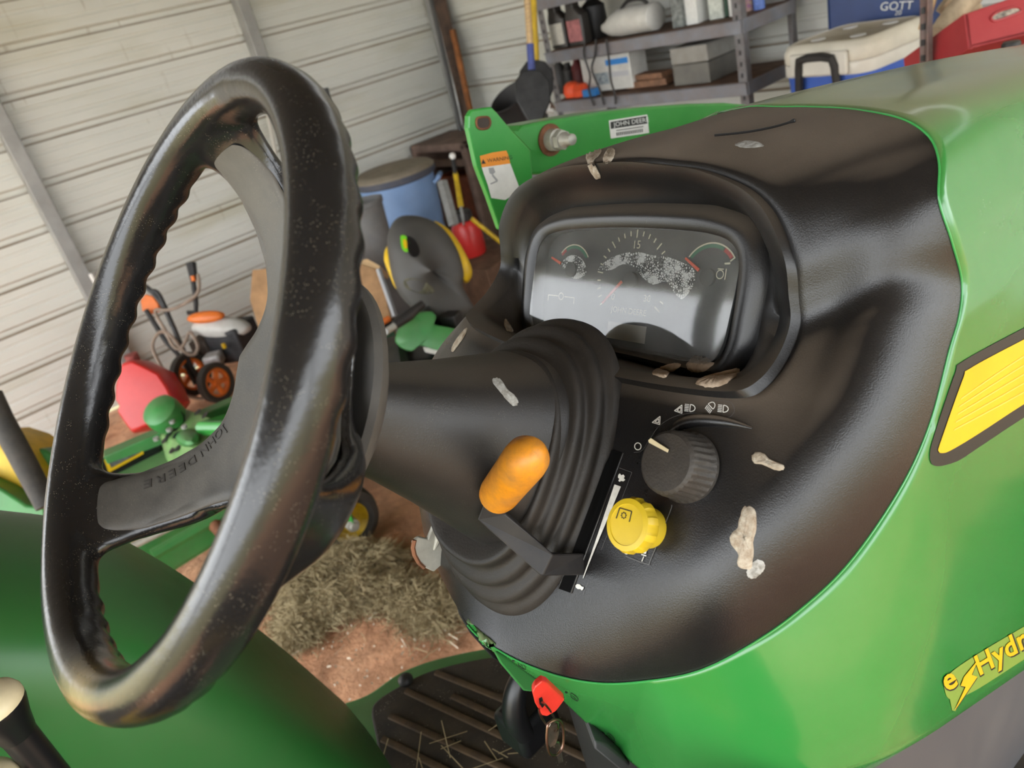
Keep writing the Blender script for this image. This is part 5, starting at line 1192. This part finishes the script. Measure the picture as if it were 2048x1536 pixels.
for (p0, p1, top, X, m, nm, lab) in ((1345, 1366, -12, 3.37, mat('printed_carton', (.16, .17, .16), .6, var=.6, vscale=40), 'carton', 'dark printed carton left of the white carton on the upper shelf'),
        (1368, 1397, -14, 3.40, WHITE, 'carton', 'plain white carton edge on the upper shelf'), (1398, 1418, 5, 3.5, mat('grey_white_pot', (.42, .43, .45), .5), 'plastic_pot', 'greyish plastic pot between the cartons'),
        (1420, 1448, -25, 3.44, mat('pale_carton', (.50, .52, .46), .6, var=.25, vscale=40), 'carton', 'pale carton with blue print on the upper shelf'), (1449, 1458, -25, 3.46, mat('dark_green_book', (.015, .06, .03), .5), 'binder', 'thin dark green binder on the upper shelf'),
        (1460, 1474, -30, 3.44, BOXW, 'carton', 'slim white carton next to the upright')):
    a_0, b_0 = P(p0, 50, X=X), P(p1, 50, X=X); zt = P((p0+p1)/2, top, X=X)[2]
    o_ = bx(nm, m, None, np.array([X+.06, (a_0[1]+b_0[1])/2, (Z1+zt)/2]), (.12, abs(a_0[1]-b_0[1]), zt-Z1), bevel=.003); tag(o_, lab, nm.replace('_', ' '), None)
for (p0, p1, m, lab) in ((1490, 1508, mat('mixed_print', (.28, .10, .22), .5, col2=(.5, .4, .2), vscale=40), 'colourful printed can right of the upright'), (1509, 1530, mat('blue_print_can', (.10, .17, .45), .5, var=.4, vscale=40), 'blue printed can right of the upright')):
    q = P((p0+p1)/2, 25, X=3.55); r_ = abs(P(p0, 25, X=3.55)[1]-P(p1, 25, X=3.55)[1])/2; w = MB(); w.lathe([(r_*.95, 0), (r_, .01), (r_, .19), (r_*.9, .2)], (3.55, q[1], Z1), n=20); tag(w.build('can', m, None), lab, 'can')
# lower shelf
bxc = shp(1215, 150, Z2, 3.40)
CT = empty('sprinkler_carton', tuple(bxc), 'white and blue printed carton tilted on the lower shelf', 'carton')
a_0, b_0 = P(1170, 170, X=3.38), P(1268, 165, X=3.38); wd_ = abs(a_0[1]-b_0[1]); hz = P(1170, 122, X=3.38)[2]-Z2
w = MB(); w.box(bxc+np.array([.06, 0, hz/2+.01]), (.14, wd_, hz)); w.build('carton_body', BOXW, CT, bevel=.003, smooth=False)
w = MB(); w.box(bxc+np.array([-.0115, -wd_*.25, hz*.85]), (.003, wd_*.44, hz*.16)); w.build('blue_band', BLUEINK, CT, smooth=False)
w = MB(); w.box(bxc+np.array([-.0115, wd_*.10, hz*.42]), (.003, wd_*.28, hz*.34)); w.build('printed_picture', mat('picture_print', (.10, .14, .18), .5, col2=(.45, .5, .52), vscale=60), CT, smooth=False)
w = MB(); w.box(bxc+np.array([-.0115, -wd_*.25, hz*.50]), (.002, wd_*.40, hz*.14)); w.build('grey_band', mat('pale_grey_print', (.48, .48, .50), .5), CT, smooth=False)
og = shp(1152, 185, Z2, 3.35); w = MB(); rr_ = random.Random(4)
w.lathe([(.001, 0), (.05, .005), (.06, .03), (.05, .07), (.03, .085), (.001, .09)], og+np.array([0, .025, 0]), n=14, sx=.8); w.lathe([(.001, 0), (.045, .005), (.05, .04), (.03, .07), (.001, .075)], og+np.array([0, -.045, 0]), n=14)
tag(w.build('work_glove', mat('bright_orange_rubber', (.85, .10, .03), .5, var=.1, vscale=30), None), 'crumpled bright orange glove on the lower shelf', 'glove')
bl = shp(1183, 190, Z2, 3.34); o_ = bx('blue_sachet', BLUEINK, None, bl+np.array([0, 0, .02]), (.05, .09, .04), .1); tag(o_, 'small bright blue packet in front of the white carton', 'packet')
for px, h, m, lab in ((1120, .20, BLACKPL, 'dark clutter bottle at the left end of the lower shelf'), (1138, .17, BLACKPL, 'black bottle behind the orange glove'), (1158, .19, mat('dark_red_tin', (.12, .012, .012), .5), 'dark red tin behind the orange glove')):
    c = shp(px, 150, Z2, 3.52); w = MB(); w.lathe([(.036, 0), (.039, .01), (.039, h*.75), (.02, h*.88), (.018, h)], c, n=18); tag(w.build('bottle', m, None), lab, 'bottle')
gb = shp(1405, 120, Z2, 3.36); a_0, b_0 = P(1345, 140, X=3.36), P(1418, 140, X=3.36); wd_ = abs(a_0[1]-b_0[1]); hz = P(1380, 92, X=3.36)[2]-Z2; gy = (a_0[1]+b_0[1])/2
GBX = empty('toolbox', (3.5, gy, Z2), 'grey metal toolbox with paler lid on the lower shelf', 'toolbox')
bx('box_body', BOXGREY, GBX, (3.50, gy, Z2+hz*.27), (.28, wd_, hz*.54), bevel=.004); bx('box_lid', mat('pale_box_lid', (.26, .245, .215), .6, var=.15, vscale=15), GBX, (3.50, gy, Z2+hz*.78), (.285, wd_*1.02, hz*.44), bevel=.006)
for px, z, sz, yw in ((1303, .0195, (.10, .26, .035), .05), (1310, .054, (.09, .20, .03), -.1)):
    c = shp(px, 170, Z2, 3.45); o_ = bx('board_offcut', mat('brown_offcut', (.20, .10, .055), .8, var=.3, vscale=20), None, c+UPV*(z+.0), sz, yw); tag(o_, 'brown board offcut lying flat on the lower shelf' if z < .03 else 'shorter brown offcut stacked on top of the other', 'offcut')
# hanging cables
for k, (pts_, lab) in enumerate(((((1170, 84), (1168, 110), (1180, 150), (1178, 180), (1188, 212)), 'leftmost dark cable hanging from the upper shelf'), (((1192, 78), (1190, 110), (1184, 140), (1200, 180), (1208, 210)), 'middle dark cable hanging from the upper shelf'), (((1212, 78), (1218, 120), (1222, 160), (1230, 190), (1231, 208)), 'rightmost dark cable hanging from the upper shelf'))):
    w = MB(); w.tube([P(x, y, X=3.27) for x, y in spline(pts_, 20)], .006, 6); tag(w.build('cable', BLACKPL, None), lab, 'cable')

# ---- coolers, red crate and clutter to the right (on a bench)
BN = empty('workbench', (3.42, 1.1, 0), 'low wooden bench hidden behind the hood carrying the coolers', 'bench')
bx('bench_top', PLYD, BN, (3.42, 1.1, .81), (.84, 1.8, .04)); 
for x, y in ((3.08, .3), (3.08, 1.9), (3.78, .3), (3.78, 1.9)): bx('leg', PLYD, BN, (x, y, .395), (.07, .07, .79))
B0 = np.array([3.159, 1.885]); U_ = np.array([-.16, -.987]); V_ = np.array([.987, -.16]); LW, LL = .42, .44
def cp_(u, v, z): q = B0+U_*u*LW+V_*v*LL; return np.array([q[0], q[1], z])
CLR = empty('cooler', tuple(cp_(.5, .5, .83)), 'blue cooler with dirty white lid, four cup discs and black handle', 'cooler')
def rr_outline(g, z, r=.18, n=7):
    out = []
    for (cu, cv, a0) in ((1-r, 1-r, 0), (r, 1-r, 90), (r, r, 180), (1-r, r, 270)):
        for k in range(n):
            a = math.radians(a0+90*k/(n-1)); out.append(cp_(.5+((cu-.5)+r*math.cos(a))*(1+g), .5+((cv-.5)+r*math.sin(a))*(1+g), z))
    return out
w = MB(); w.rings([rr_outline(-.10, .83), rr_outline(-.02, 1.050)], True, True, True); w.build('cooler_body', COOLB, CLR)
w = MB(); w.rings([rr_outline(0, 1.045), rr_outline(.01, 1.050), rr_outline(.01, 1.090), rr_outline(0, 1.093)], True, True, True); w.build('cooler_collar', mat('cooler_white', (.60, .57, .50), .5, var=.08, vscale=8), CLR)
w = MB(); w.rings([rr_outline(0, 1.095), rr_outline(.015, 1.100), rr_outline(.015, 1.135), rr_outline(-.03, 1.160), rr_outline(-.12, 1.170), rr_outline(-.14, 1.166), rr_outline(-.9, 1.167)], True, True, True); w.build('cooler_lid', COOLW, CLR, angle=50)
for u, v in ((.28, .26), (.72, .26), (.28, .74), (.72, .74)):
    w = MB(); w.lathe([(.030, 0), (.030, .003), (.001, .004)], cp_(u, v, 1.167), n=24); w.build('cup_disc', WHITE, CLR)
hp = [cp_(.30, -.03, 1.015), cp_(.30, -.06, 1.085), cp_(.32, -.075, 1.117), cp_(.42, -.08, 1.127), cp_(.58, -.08, 1.127), cp_(.68, -.075, 1.117), cp_(.70, -.06, 1.085), cp_(.70, -.03, 0.985)]
hp = [cp_(.26, -.03, 0.985)]+hp[1:]; w = MB(); w.tube(hp, .017, 8); w.build('cooler_handle', BLACKPL, CLR)
w = MB(); w.prism([cp_(.18, -.01, 1.050), cp_(.82, -.01, 1.050), cp_(.82, -.01, 1.140), cp_(.18, -.01, 1.140)], np.append(-V_*.018, 0)); w.build('handle_boss', mat('cooler_white', (.6, .57, .5)), CLR, bevel=.008)
gA, gB_ = P(1652, 30, X=3.66), P(1860, 30, X=3.66); zg0, zg1 = 1.02, 1.40
GOT = empty('picnic_cooler', (3.76, (gA[1]+gB_[1])/2, .83), 'dark blue cooler with white brand lettering behind the white lidded one', 'cooler')
gy_ = (gA[1]+gB_[1])/2; gw = abs(gA[1]-gB_[1])
gob = bx('cooler_body', GOTTB, GOT, (3.755, gy_, 1.15), (.19, gw, .64), bevel=.02); GB_ = bvh_of(gob)
ptext('GOTT', 24, (1760, 21), math.radians(-3), GB_, WHITE, GOT, .006, .2, 'brand_lettering'); ptext('20', 14, (1790, 30), math.radians(-3), GB_, WHITE, GOT, .006, .2, 'size_lettering')
# second shelving upright with a beam
SH2 = empty('rusty_rack', (2.35, .9, 0), 'rust-stained slotted rack upright in front of the coolers', 'rack')
u0, u1 = P(1832, -20, d=2.28), P(1852, 130, d=2.36); ux = np.array([(u0[0]+u1[0])/2, (u0[1]+u1[1])/2, 0])
ux = np.array([u1[0], u1[1], 0]); w = MB(); w.box(ux+UPV*1.0, (.035, .004, 2.0), frame(-.9)); w.box(ux+UPV*1.0, (.004, .035, 2.0), frame(-.9)); rk = w.build('upright', RUSTUP, SH2, smooth=False)
w = MB()
for k in range(16): w.box(ux+frame(-.9).T @ np.array([-.010, -.003, 0])+UPV*(.9+k*.045), (.012, .003, .018), frame(-.9))
tag(w.build('slots', DARK, rk, smooth=False), kind='stuff')
lean('board', P(1868, -20, d=2.55), P(1846, 60, d=2.6), .020, WOOD, 'pale wooden lath behind the rusty upright', 'lath', 4)
rc0, rc1 = P(1938, 92, d=2.2), P(1928, 32, d=2.2)
CR = empty('red_crate', tuple(rc0), 'red plastic crate with a hand hole at the right edge', 'crate')
fc = [(1928, 28), (2075, -22), (2090, 60), (1936, 98)]
hole = spline([(1982, 34), (1995, 24), (2025, 15), (2040, 17), (2040, 24), (2022, 32), (1992, 42), (1983, 40)], 24, True)
w = MB(); fo_ = [P(x, y, d=2.2) for x, y in fc]; w.prism(fo_, vf*.012); cro = w.build('front_wall', CRATE, CR, bevel=.003, smooth=False); CRB = bvh_of(cro)
pdecal('hand_hole', [[tuple(p) for p in hole]], CRB, mat('hole_contents', (.10, .09, .08), .8, col2=(.45, .40, .32), vscale=60), CR, .001)
w = MB(); w.tube([k for k in pxpoly(CRB, [tuple(p) for p in hole], .002)], .0035, 6, closed=True); w.build('hole_rim', CRATE, CR)
w = MB(); w.prism([fo_[0], fo_[3], fo_[3]+vf*.30-vr*.02, fo_[0]+vf*.30-vr*.02], vr*.012); w.build('side_wall', CRATE, CR, smooth=False)
w = MB(); w.prism([fo_[3], fo_[2], fo_[2]+vf*.3, fo_[3]+vf*.3], vu*.01); w.build('crate_floor', CRATE, CR, smooth=False)
for k, (pts_, r, m, lab) in enumerate((([(1880, 70), (1900, 40), (1935, 0), (1960, -25)], .035, TAN, 'rolled tan canvas standing behind the red crate'), ([(1895, -5), (1925, 18), (1935, 34)], .05, TAN, 'round bundled tan canvas above the red crate'), ([(1862, 95), (1880, 62), (1895, 45)], .030, REDPL, 'red cylinder beside the rusty upright'), ([(1878, 105), (1900, 85), (1925, 58)], .016, mat('cream_tube', (.52, .42, .28), .6), 'cream tube lying under the canvas roll'))):
    w = MB(); w.tube([P(x, y, d=(2.45, 2.62, 2.60, 2.36)[k]) for x, y in spline(pts_, 10)], r, 14); tag(w.build(('canvas_roll', 'canvas_bundle', 'red_cylinder', 'cream_tube')[k], m, None), lab, ('roll', 'bundle', 'cylinder', 'tube')[k])
cpx = P(2022, 98, d=1.95); w = MB(); w.lathe([(.022, -.06), (.022, .012), (.019, .018)], cpx, n=24); tag(w.build('exhaust_cap', BLACKPL, None), 'black round cap rising behind the hood under the red crate', 'cap')

# ---- red fuel can and pressure washer by the left wall
ca = P(285, 868, Z=0.0); FC = empty('fuel_can', tuple(ca), 'big red plastic fuel can seen through the wheel', 'fuel can')
dd = np.linalg.norm(M.T @ (ca-CAM)*np.array([0, 0, 1]))
fo = [(228, 770), (240, 725), (262, 718), (280, 726), (318, 745), (338, 775), (352, 806), (330, 840), (262, 868), (248, 850), (232, 826), (236, 812), (228, 800)]
A_ = [P(x, y, d=dd-.28) for x, y in fo]; c_ = np.mean(A_, 0); w = MB()
w.rings([[c_+(p-c_)*.9+vf*.22 for p in A_], [p+vf*.18 for p in A_], [p+vf*.03 for p in A_], [c_+(p-c_)*.93 for p in A_], [c_+(p-c_)*.5-vf*.004 for p in A_]], True, True, True); w.build('can_body', REDPL, FC, bevel=.008)
w = MB(); w.lathe([(.035, 0), (.035, .04)], P(268, 722, d=dd-.18), n=16); w.build('can_cap', mat('dusty_red_cap', (.25, .05, .04), .7, var=.3, vscale=30), FC)
WS = empty('pressure_washer', tuple(P(425, 775, Z=0.0)), 'orange and black pressure washer with coiled hose by the wall', 'pressure washer')
D_ = P(425, 775, Z=0.06); dw = float((M.T @ (D_-CAM))[2])-.05
def wp(px, py, dd=0.0): return P(px, py, d=dw+dd)
for (x, y, rx, dd_) in ((382, 748, 45, .0), (432, 765, 40, -.12)):
    c = wp(x, y, dd_); r = rx*dw/F; axw = M @ np.array([.86, -.05, -.5]); axw /= np.linalg.norm(axw)
    w = MB(); w.lathe([(r*.72, -.02), (r*.97, -.022), (r, 0), (r*.97, .022), (r*.72, .02)], c, axw, 32, cap0=False, cap1=False); w.rings([]) if False else None; wh = w.build('wheel_tyre', TYRE, WS)
    w = MB(); w.lathe([(r*.72, -.016), (r*.74, 0), (r*.72, .016), (r*.60, .016), (r*.60, -.016)], c, axw, 28, cap0=False, cap1=False)
    u_ = np.cross(axw, UPV); u_ /= np.linalg.norm(u_); v_ = np.cross(axw, u_)
    for k in range(5):
        a = 2*math.pi*k/5+.4; d_ = math.cos(a)*u_+math.sin(a)*v_; w.tube([c, c+d_*r*.68], .016, 6)
    w.lathe([(.02, -.02), (.022, .02)], c, axw, 16); w.build('wheel_spokes', ORNG, wh)
for pts_ in ([(270, 560), (300, 580), (325, 610), (345, 650), (375, 720), (400, 760)], [(292, 620), (330, 680), (360, 715), (392, 768)], [(300, 582), (318, 590), (345, 652)]):
    w = MB(); w.tube([wp(x, y, -.03) for x, y in spline(pts_, 14)], .014, 8); w.build('frame_tube', BLACKPL, WS)
w = MB(); w.prism([wp(x, y, 0) for x, y in ((280, 600), (290, 588), (305, 592), (316, 606), (320, 620), (300, 628), (284, 622))], vf*.04); w.build('control_panel', ORNG, WS, bevel=.006)
w = MB(); w.rings([[wp(*(np.array([443, 655])+np.array([60*math.cos(a), 22*math.sin(a)])*s_), dd_)+vu*.0 for a in [2*math.pi*k/28 for k in range(28)]] for s_, dd_ in ((.95, .15), (1.0, .1), (1.0, .0), (.8, -.04), (.05, -.05))], True, True, True); w.build('engine_shroud', WHITEPL, WS, angle=70)
w = MB(); w.rings([[wp(*(np.array([412, 634])+np.array([38*math.cos(a)+4*math.sin(a), -14*math.cos(a)*.35+12*math.sin(a)])*s_), dd_-.06) for a in [2*math.pi*k/24 for k in range(24)]] for s_, dd_ in ((1.0, .08), (1.0, .0), (.7, -.02), (.05, -.02))], True, True, True); w.build('starter_cover', ORNG, WS, angle=70)
w = MB(); w.box(wp(470, 680, .1), (.22, .22, .20), frame(.6)); w.build('engine_block', mat('dark_engine', (.03, .03, .032), .6, var=.5, vscale=18), WS, bevel=.015)
w = MB(); w.box(wp(415, 690, .12), (.16, .12, .12), frame(.6)); w.build('pump_housing', mat('brown_pump', (.05, .035, .025), .7, var=.4, vscale=18), WS, bevel=.012)
w = MB(); w.box(wp(428, 718, -.02), (.10, .10, .07), frame(.9)); w.build('pump_head', mat('alloy_pump', (.48, .48, .47), .4, metal=.3, var=.2, vscale=40), WS, bevel=.015)
w = MB(); w.box(wp(448, 692, -.06), (.02, .02, .03)); w.build('filler_cap', YELLOW, WS, bevel=.004)
w = MB(); w.tube([wp(x, y, -.05) for x, y in spline([(396, 548), (398, 575), (390, 592), (360, 612), (335, 620), (310, 622), (330, 660), (345, 690), (360, 698), (372, 680), (380, 665), (395, 690), (390, 708), (370, 705), (340, 670), (318, 665), (305, 690), (315, 720), (340, 760), (360, 785), (400, 797), (430, 792)], 90)], .010, 8); w.build('hose', HOSE, WS)
w = MB(); w.tube([wp(x, y, -.02) for x, y in ((384, 524), (386, 560), (392, 605), (392, 624), (375, 626))], .014, 8); w.build('spray_lance', BLACKPL, WS)
w = MB(); w.tube([wp(382, 526, -.02), wp(388, 560, -.02)], [.030, .022], 8); w.build('spray_gun', BLACKPL, WS); w = MB(); w.tube([wp(385, 552, -.045), wp(388, 562, -.045)], .012, 8); w.build('gun_trigger', ORNG, WS)
w = MB(); w.lathe([(.012, -.04), (.014, .0), (.012, .015)], P(184, 552, Y=4.85), n=12); tag(w.build('hook_knob', WHITE, None), 'small white knob beside the left wall post', 'knob')

# ---- green finishing mower with caster wheel
FM = empty('finishing_mower', tuple(P(330, 1000, Z=0.0)), 'green mowing deck with yellow framed decal and caster wheel on the floor', 'mower')
ZD = .33
def gp(px, py, z=ZD): return P(px, py, Z=z)
w = MB(); A0, A1, A2, A3 = gp(150, 985), gp(640, 735), gp(720, 830), gp(250, 1110)
w.prism([A0, A1, A2, A3], (0, 0, -.16)); w.build('deck', IMPL, FM, bevel=.02, smooth=False)
w = MB(); w.prism([gp(205, 900, .40), gp(560, 752, .40), gp(560, 764, .40), gp(206, 914, .40)], (0, 0, -.10)); w.build('rear_beam', IMPL, FM, bevel=.006, smooth=False)
w = MB(); w.prism([gp(203, 916, .38), gp(315, 866, .38), gp(325, 880, .36), gp(318, 900, .34), gp(203, 958, .34)], (0, 0, -.02)); pn_ = w.build('decal_panel', DARK, FM, smooth=False); PNB = bvh_of(pn_)
pdecal('decal_frame', [[(208, 920), (278, 884), (288, 908), (218, 946)]], PNB, YELLOW, FM, .002); pdecal('decal_text', [[(216, 921), (275, 891), (282, 906), (223, 937)]], PNB, mat('grey_decal_text', (.10, .105, .10), .6, var=.5, vscale=60), FM, .004)
w = MB(); w.prism([gp(318, 870, .42), gp(350, 808, .46), gp(430, 838, .46), gp(400, 905, .42), gp(330, 912, .36)], (0, 0, -.05)); pf = w.build('perforated_shield', mat('dusty_green_shield', (.10, .26, .06), .5, var=.3, vscale=20, dust=.6, dscale=14, dcol=(.25, .24, .13)), FM, bevel=.008, smooth=False); PFB = bvh_of(pf)
hs = [];
for px, py in ((366, 812), (380, 818), (395, 825), (410, 831), (330, 880), (345, 900), (325, 895), (352, 870), (356, 896), (338, 868)):
    h_ = hit(PFB, px, py)
    if h_:
        w = MB(); w.lathe([(.014, -.001), (.014, .002)], h_[0]+h_[1]*.0, h_[1], 12, sx=1.3); w.build('shield_hole', DARK, pf)
w = MB(); w.rings([[gp(376+s_*22*math.cos(a), 876+s_*16*math.sin(a), z_) for a in [2*math.pi*k/20 for k in range(20)]] for s_, z_ in ((1.15, .40), (1.1, .45), (.9, .48), (.4, .495), (.03, .495))], True, True, True); w.build('gearbox', IMPL, FM)
w = MB(); w.lathe([(.055, -.05), (.07, -.045), (.075, 0), (.07, .03), (.05, .045), (.001, .05)], gp(327, 827, .50), M @ np.array([-.25, -.5, -.8]), 24); w.build('drive_cap', IMPL, FM)
w = MB(); w.tube([gp(350, 842, .47), gp(330, 832, .48)], .045, 12); w.build('drive_hub', DARK, FM)
for px, py in ((314, 880), (346, 846), (340, 862), (370, 856)):
    w = MB(); w.lathe([(.012, 0), (.012, .012)], gp(px, py, .485), UPV, 8); w.build('bolt', STEEL, FM)
for (x0, y0, x1, y1, m, r) in ((250, 1100, 430, 1010, STEELW, .012), (260, 1080, 420, 1000, mat('tan_rod', (.36, .27, .15), .6), .014), (305, 1110, 470, 1015, IMPL, .02)):
    w = MB(); w.tube([gp(x0, y0, .36), gp(x1, y1, .36)], r, 8); w.build('hitch_rod', m, FM)
w = MB(); w.tube([gp(395, 1000, .40), gp(420, 1035, .36), gp(432, 1050, .34)], [.05, .04, .03], 12); w.build('hitch_arm', LOADER, FM)
w = MB(); w.lathe([(.022, -.02), (.022, .04)], gp(436, 1056, .34), M @ np.array([.7, .5, -.4]), 12); w.build('hitch_pin', RUST, FM)
# caster wheel
gpt = P(676, 1112, Z=0.0); cwp = P(690, 1036, d=float((M.T @ (gpt-CAM))[2])-.02)
rC = cwp[2]; axc = M @ np.array([.55, .12, -.83]); axc = np.array([axc[0], axc[1], 0]); axc /= np.linalg.norm(axc)
k_ = rC
w = MB(); w.lathe([(k_*.58, -.055), (k_*.75, -.066), (k_*.93, -.058), (k_, -.03), (k_, .03), (k_*.93, .058), (k_*.75, .066), (k_*.58, .055)], cwp-axc*.02, axc, 44, cap0=False, cap1=False); ct = w.build('caster_tyre', TYRE, FM)
w = MB(); w.lathe([(k_*.60, .056), (k_*.58, .06), (k_*.50, .045), (k_*.34, .030), (k_*.2, .030), (k_*.18, .05), (k_*.10, .052), (.001, .052)], cwp-axc*.02, axc, 36, cap0=False); w.build('caster_rim', YWHEEL, FM)
fk0 = cwp+axc*.055
w = MB(); w.tube(spline([fk0-UPV*.01, fk0+UPV*.12, fk0+UPV*.24+axc*.005, fk0+UPV*.33-axc*.03, fk0+UPV*.36-axc*.12], 16), .024, 8, flat=.5); w.build('caster_fork', LOADER, FM)
w = MB(); w.lathe([(.024, -.02), (.024, .02), (.015, .022), (.015, .035)], fk0, axc, 14); w.build('caster_axle', STEELW, FM)
w = MB(); w.tube([fk0+UPV*.36-axc*.12, fk0+UPV*.36-axc*.12+np.array([-.2, .45, .0]), A1*.5+A2*.5], .03, 8); w.build('caster_boom', LOADER, FM)
# yellow hopper and padded bar at the left edge
HP_ = empty('spreader_hopper', tuple(P(20, 1020, Z=0.0)), 'yellow hopper on a green frame at the left edge', 'hopper')
w = MB(); w.prism([P(x, y, d=3.0) for x, y in ((-60, 858), (2, 878), (26, 898), (75, 980), (50, 1008), (0, 976), (-60, 950))], vf*.35); w.build('hopper_tub', YSEAT, HP_, bevel=.03)
w = MB(); w.prism([P(x, y, d=3.15) for x, y in ((56, 905), (70, 896), (90, 900), (108, 912), (110, 1000), (80, 1010), (58, 940))], vf*.2); w.build('frame_plate', IMPL, HP_, bevel=.01)
w = MB(); w.prism([P(x, y, d=2.9) for x, y in ((-60, 950), (0, 976), (52, 1010), (90, 1015), (90, 1060), (-60, 1040))], vf*.4); w.build('frame_base', IMPL, HP_, bevel=.01)
w = MB(); w.tube([P(85, 975, d=2.85), P(100, 1005, d=2.85)], .02, 8); w.build('frame_bolt', STEELW, HP_)
w = MB(); w.tube([P(-20, 790, d=2.0), P(2, 838, d=2.0), P(54, 935, d=2.0), P(94, 1012, d=2.0)], [.030, .030, .030, .028], 14); pb_ = w.build('push_bar', mat('black_foam_grip', (.028, .028, .027), .75, dust=.3, dscale=20), None); tag(pb_, 'black foam covered bar slanting in front of the yellow hopper', 'bar')

# ---- hay heap and litter on the floor
HAYM = mat('dry_hay', (.30, .235, .125), .9, col2=(.46, .37, .21), vscale=30)
def hay(name, pts, count, hmax, label, seed, ln=.10):
    r = np.random.default_rng(seed); V, Fc = [], []; pts = np.array(pts)
    for k in range(count):
        i = r.integers(len(pts)); c = pts[i][:2]+r.normal(0, pts[i][2], 2); dz = np.exp(-((c-pts[i][:2])**2).sum()/(2*(pts[i][2]*1.1)**2))
        z = r.uniform(0, 1)**.6*hmax*pts[i][3]*dz; a = r.uniform(0, 2*math.pi); L = ln*r.uniform(.5, 1.4); el = r.normal(0, .28); wd = .0008*r.uniform(.6, 1.6); cu = r.normal(0, .5)
        d = np.array([math.cos(a), math.sin(a), 0]); n_ = np.array([-d[1], d[0], 0])
        p0 = np.array([c[0], c[1], z+.004]); o0 = len(V)
        for t in (-.5, 0, .5):
            q = p0+d*t*L+n_*(t*t-.1)*L*cu; q[2] = max(.002, q[2]+t*L*el-(t*t)*L*.3)
            V += [tuple(q-n_*wd), tuple(q+n_*wd*.6+np.array([0, 0, wd]))]
        Fc += [(o0, o0+1, o0+3, o0+2), (o0+2, o0+3, o0+5, o0+4)]
    w = MB(); w.v = V; w.f = Fc; w.mi = [0]*len(Fc)
    return tag(w.build(name, HAYM, None, normals=False), label, 'hay', kind='stuff')
hs_ = []
for px, py, sd_, hh in ((600, 1185, .055, .8), (640, 1160, .06, .9), (680, 1135, .06, 1.0), (715, 1120, .055, 1.0), (760, 1118, .045, .7), (600, 1225, .045, .6), (585, 1255, .035, .4), (660, 1195, .05, .7), (720, 1165, .05, .7), (780, 1165, .045, .4), (830, 1185, .05, .3), (870, 1205, .05, .25)):
    q = P(px, py, Z=.04); hs_.append((q[0], q[1], sd_, hh))
hay('hay_heap', hs_, 24000, .13, 'heap of dry tan hay on the dirt beside the caster wheel', 3, .07)
base = MB()
for (x, y, sg_, hh) in hs_[:9]:
    base.lathe([(sg_*1.5, -.01), (sg_*1.1, .025*hh), (sg_*.6, .065*hh), (sg_*.2, .085*hh), (.001, .088*hh)], (x, y, 0), n=18)
tag(base.build('hay_mound', mat('matted_hay', (.17, .13, .07), .95, var=.4, vscale=25, bump=1.0, bscale=60), None), 'matted hay at the core of the heap', 'hay', kind='stuff')
r = np.random.default_rng(11); V, Fc = [], []
for k in range(260):
    px, py = r.uniform(560, 990), r.uniform(1180, 1400); q = P(px, py, Z=.004); a = r.uniform(0, 6.28); L = r.choice([.003, .004, .007, .025], p=[.4, .3, .2, .1]); wd = .0018 if L < .02 else .0009
    d = np.array([math.cos(a), math.sin(a), 0]); n_ = np.array([-d[1], d[0], 0]); o0 = len(V); V += [tuple(q-d*L-n_*wd), tuple(q+d*L-n_*wd), tuple(q+d*L*.8+n_*wd+UPV*.004), tuple(q-d*L*.8+n_*wd+UPV*.004)]; Fc.append((o0, o0+1, o0+2, o0+3))
w = MB(); w.v = V; w.f = Fc; w.mi = [0]*len(Fc); tag(w.build('floor_litter', mat('pale_chaff', (.55, .47, .36), .9, var=.3, vscale=40), None, normals=False), 'pale chaff scattered on the red dirt', 'chaff', kind='stuff')
r = np.random.default_rng(12); V, Fc = [], []
for k in range(14):
    px, py = r.uniform(770, 1060), r.uniform(1450, 1535); q = tw(PT(px, py, z=ZP+.02)); a = r.uniform(0, 6.28); L = r.uniform(.01, .035); d = np.array([math.cos(a), math.sin(a), r.uniform(-.1, .3)]); n_ = np.array([-d[1], d[0], 0])*.0008
    o0 = len(V); V += [tuple(q-d*L-n_), tuple(q+d*L-n_), tuple(q+d*L+n_), tuple(q-d*L+n_)]; Fc.append((o0, o0+1, o0+2, o0+3))
w = MB(); w.v = V; w.f = Fc; w.mi = [0]*len(Fc); tag(w.build('straw_bits', HAYM, None, normals=False), 'bits of straw on the dirty floor mat', 'straw', kind='stuff')
